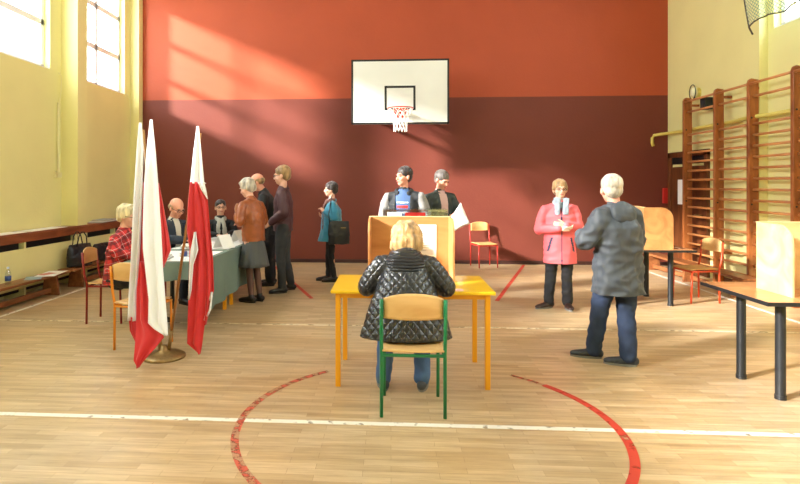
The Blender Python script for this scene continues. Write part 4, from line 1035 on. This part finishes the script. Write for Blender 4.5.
# 9 woman in leather jacket
human('person', 'grey blonde woman in brown leather jacket and grey skirt at the registration table', (-1.86, 7.36, 0), R(-118), .96, skin='fair', shw=.185,
      chest=(0, -.02, 1.26), neck=(0, -.06, 1.46), head=(0, -.12, 1.60), hpitch=R(20), hyaw=R(12), el=(.26, -.02, 1.13), wl=(.12, -.20, 1.24), er=(-.26, -.04, 1.12), wr=(-.10, -.28, 1.10), hl=(-.3, -.4, .8), hr=(.4, -.9, 0), nl=(0, 1, 0), nr=(0, 0, -1),
      kl=(.07, -.02, .49), al=(.07, .02, .085), kr=(-.07, -.01, .49), ar=(-.07, .05, .085), tl=(.1, -1, 0), tr=(-.1, -1, 0),
      hair=H_grey, hairk='shortf', top=M_leather, hem=.86, hemr=(.18, .14), topg=1.1, sleeve=.064, pants=M_tights, leg=(.070, .050, .036), skirt=M_skirt, shoes=M_shoe_blk, collar=True)
# 10 official with scarf
SEAT = dict(hip=(0, 0, .55), chest=(0, -.05, .87), neck=(0, -.08, 1.10), kl=(.12, -.42, .50), kr=(-.12, -.42, .50), al=(.12, -.38, .085), ar=(-.12, -.38, .085), seated=True)
human('person', 'seated woman official with glasses, dark jacket and grey scarf at table end', (-2.80, 8.86, 0), R(24), .97, skin='fair', shw=.175, head=(0, -.10, 1.25),
      el=(.24, -.16, .84), wl=(.08, -.34, .81), er=(-.24, -.16, .84), wr=(-.08, -.34, .81), hl=(-.6, -.8, 0), hr=(.6, -.8, 0), nl=(0, 0, -1), nr=(0, 0, -1),
      hair=H_dark, hairk='bun', glasses=True, top=M_blkjk, hem=.50, topg=1.0, sleeve=.055, pants=M_blkcl, shoes=M_shoe_blk, **SEAT)
# 11 official in suit
human('person', 'seated balding official in dark blue suit and glasses writing at the table', (-3.06, 7.42, 0), R(66), 1.02, skin='ruddy', shw=.205, head=(0, -.14, 1.235), hpitch=R(24), hyaw=R(-8),
      el=(.27, -.16, .86), wl=(.08, -.38, .82), er=(-.27, -.14, .86), wr=(-.08, -.38, .82), hl=(-.5, -.8, 0), hr=(.5, -.8, 0), nl=(0, 0, -1), nr=(0, 0, -1),
      hair=H_light, hairk='bald', glasses=True, top=M_suit, hem=.50, topg=1.12, sleeve=.066, open_front=.05, shirt=M_shirt, pants=M_suit, shoes=M_shoe_blk, **SEAT)
# 12 official in plaid
human('person', 'seated short haired blonde woman official in red plaid shirt at near table end', (-3.12, 6.12, 0), R(84), .98, skin='fair', shw=.18, head=(0, -.12, 1.245), hpitch=R(10),
      el=(.25, -.14, .85), wl=(.08, -.36, .81), er=(-.25, -.12, .85), wr=(-.08, -.36, .81), hl=(-.4, -.8, 0), hr=(.4, -.8, 0), nl=(0, 0, -1), nr=(0, 0, -1),
      hair=H_pale, hairk='shortf', glasses=True, top=M_plaid, hem=.47, hemr=(.19, .16), topg=1.15, sleeve=.062, pants=M_blkcl, shoes=M_shoe_blk, **SEAT)
chair('plywood chair hidden under the suited official', (-3.12, 7.40, 0), R(66), M_dred)['label'] = 'dark red framed chair under the official in blue suit'
chair('dark red framed chair under the woman with the grey scarf', (-2.83, 8.92, 0), R(24), M_dred)

# scarves, bags, papers held
def rel(o, loc, rz): o.location = loc; o.rotation_euler = (0, 0, rz)
def scarf(parent_name_label, nk, s, m, len_=.45, nm='scarf'):
    par = next(o for o in COL.objects if o.get('label') == parent_name_label)
    b = bmesh.new(); nk = Vector(nk)
    pts = [nk + Vector((.078 * math.sin(R(a)), .07 * math.cos(R(a)) - .01, -.02 - .03 * (abs(a) / 160) ** 2)) for a in range(-170, 171, 20)]
    limb(b, pts, [(.035, .022)] * len(pts), side=(0, 0, 1), seg=10)
    for sx in (-1, 1): limb(b, [nk + Vector((sx * .03, -.085, -.05)), nk + Vector((sx * .05, -.135, -.18)), nk + Vector((sx * .05, -.145, -.05 - len_))], [(.03, .018), (.035, .014), (.045, .010)])
    to_solid(nm, b, m, par, vox=.009, sm=2, disp=folds(.008, 20))
scarf('older woman with glasses in coral pink jacket and black trousers, facing the camera', (0, .01, 1.385), 1, mat('pale_blue_scarf', (150, 164, 178), .9, bump=.3), -.08)
M_scarfb = mat('brown_patterned_scarf', (120, 84, 76), .9, var=.5, vscale=30)
scarf('dark haired woman in teal wool jacket with brown scarf, walking left', (0, -.01, 1.36), 1, M_scarfb, .62)
scarf('seated woman official with glasses, dark jacket and grey scarf at table end', (0, -.075, 1.07), 1, M_scarfgrey, .36)

def bag(label, loc, rz, w, h, d, strap=None, handles=True, name='handbag'):
    t = thing(name, label, 'bag', loc, rz); b = bmesh.new()
    limb(b, [(0, 0, .015), (0, 0, h * .4), (0, 0, h * .8), (0, 0, h * .97)], [(w / 2 * 1.02, d / 2), (w / 2 * 1.04, d / 2 * 1.1), (w / 2, d / 2 * .7), (w / 2 * .92, d / 2 * .3)], cap=False, seg=28)
    to_solid('bag_body', b, mat('black_bag_leather', (26, 27, 32), .4, bump=.15, bscale=20), t, vox=.010, sm=3, disp=folds(.006, 12))
    if handles:
        for sy in (-1, 1):
            b = bmesh.new(); tube(b, [(-w * .22, sy * d * .2, h * .9), (-w * .16, sy * d * .25, h * 1.3), (-w * .05, sy * d * .25, h * 1.48), (w * .05, sy * d * .25, h * 1.48), (w * .16, sy * d * .25, h * 1.3), (w * .22, sy * d * .2, h * .9)], .009, 8); obj('handle', b, M_black, t, smooth=True)
    if strap:
        b = bmesh.new(); tube(b, strap, .009, 8); obj('strap', b, M_black, t, smooth=True)
    b = bmesh.new(); box(b, (w * .2, -d / 2 * .95, h * .7), (w * .25, .006, .012)); obj('zip', b, M_brass, t)
    return t
bag('black leather handbag with two upright handles on the left bench', (-4.86, 8.32, .311), R(80), .50, .36, .20)
bag('slumped black bag on the left bench behind the handbag', (-4.87, 9.0, .311), R(86), .50, .30, .20, handles=False)
bag('black shoulder bag hanging at the hip of the woman in teal', (-.83, 8.74, .62), R(8), .34, .40, .10, strap=[(-.15, 0, .35), (-.16, .02, .50), (-.12, .10, .72), (-.10, .17, .80)], handles=False)
bag('small black bag standing on the floor behind the flags', (-2.55, 5.62, 0), R(40), .22, .20, .12, handles=True)

def held(label, pts, cat='paper', name='ballot_sheet'):
    b = bmesh.new(); n = 8; g = []
    A, B, C_, D = map(Vector, pts)
    nn = (B - A).cross(D - A).normalized()
    for i in range(n + 1):
        row = []
        for j in range(n + 1):
            u, v = i / n, j / n; p = A.lerp(B, u).lerp(D.lerp(C_, u), v) + nn * .03 * math.sin(PI * u) * v; row.append(b.verts.new(p))
        g.append(row)
    for i in range(n):
        for j in range(n): b.faces.new((g[i][j], g[i + 1][j], g[i + 1][j + 1], g[i][j + 1]))
    o = obj(name, b, M_paper, smooth=True, solid=.0015); tag(o, label, cat); return o
held('large white sheet held by the man in dark green jacket', [(.74, 7.60, 1.00), (.95, 7.58, 1.34), (1.08, 7.62, 1.05), (.86, 7.62, .94)])
held('small white slip in the hands of the woman in pink', [(2.10, 6.90, 1.02), (2.22, 6.90, 1.04), (2.22, 6.86, 1.10), (2.10, 6.86, 1.08)])
held('white sheet held up before the woman with the grey scarf', [(-2.97, 8.25, .80), (-2.86, 8.25, .80), (-2.86, 8.22, 1.12), (-2.97, 8.22, 1.12)])
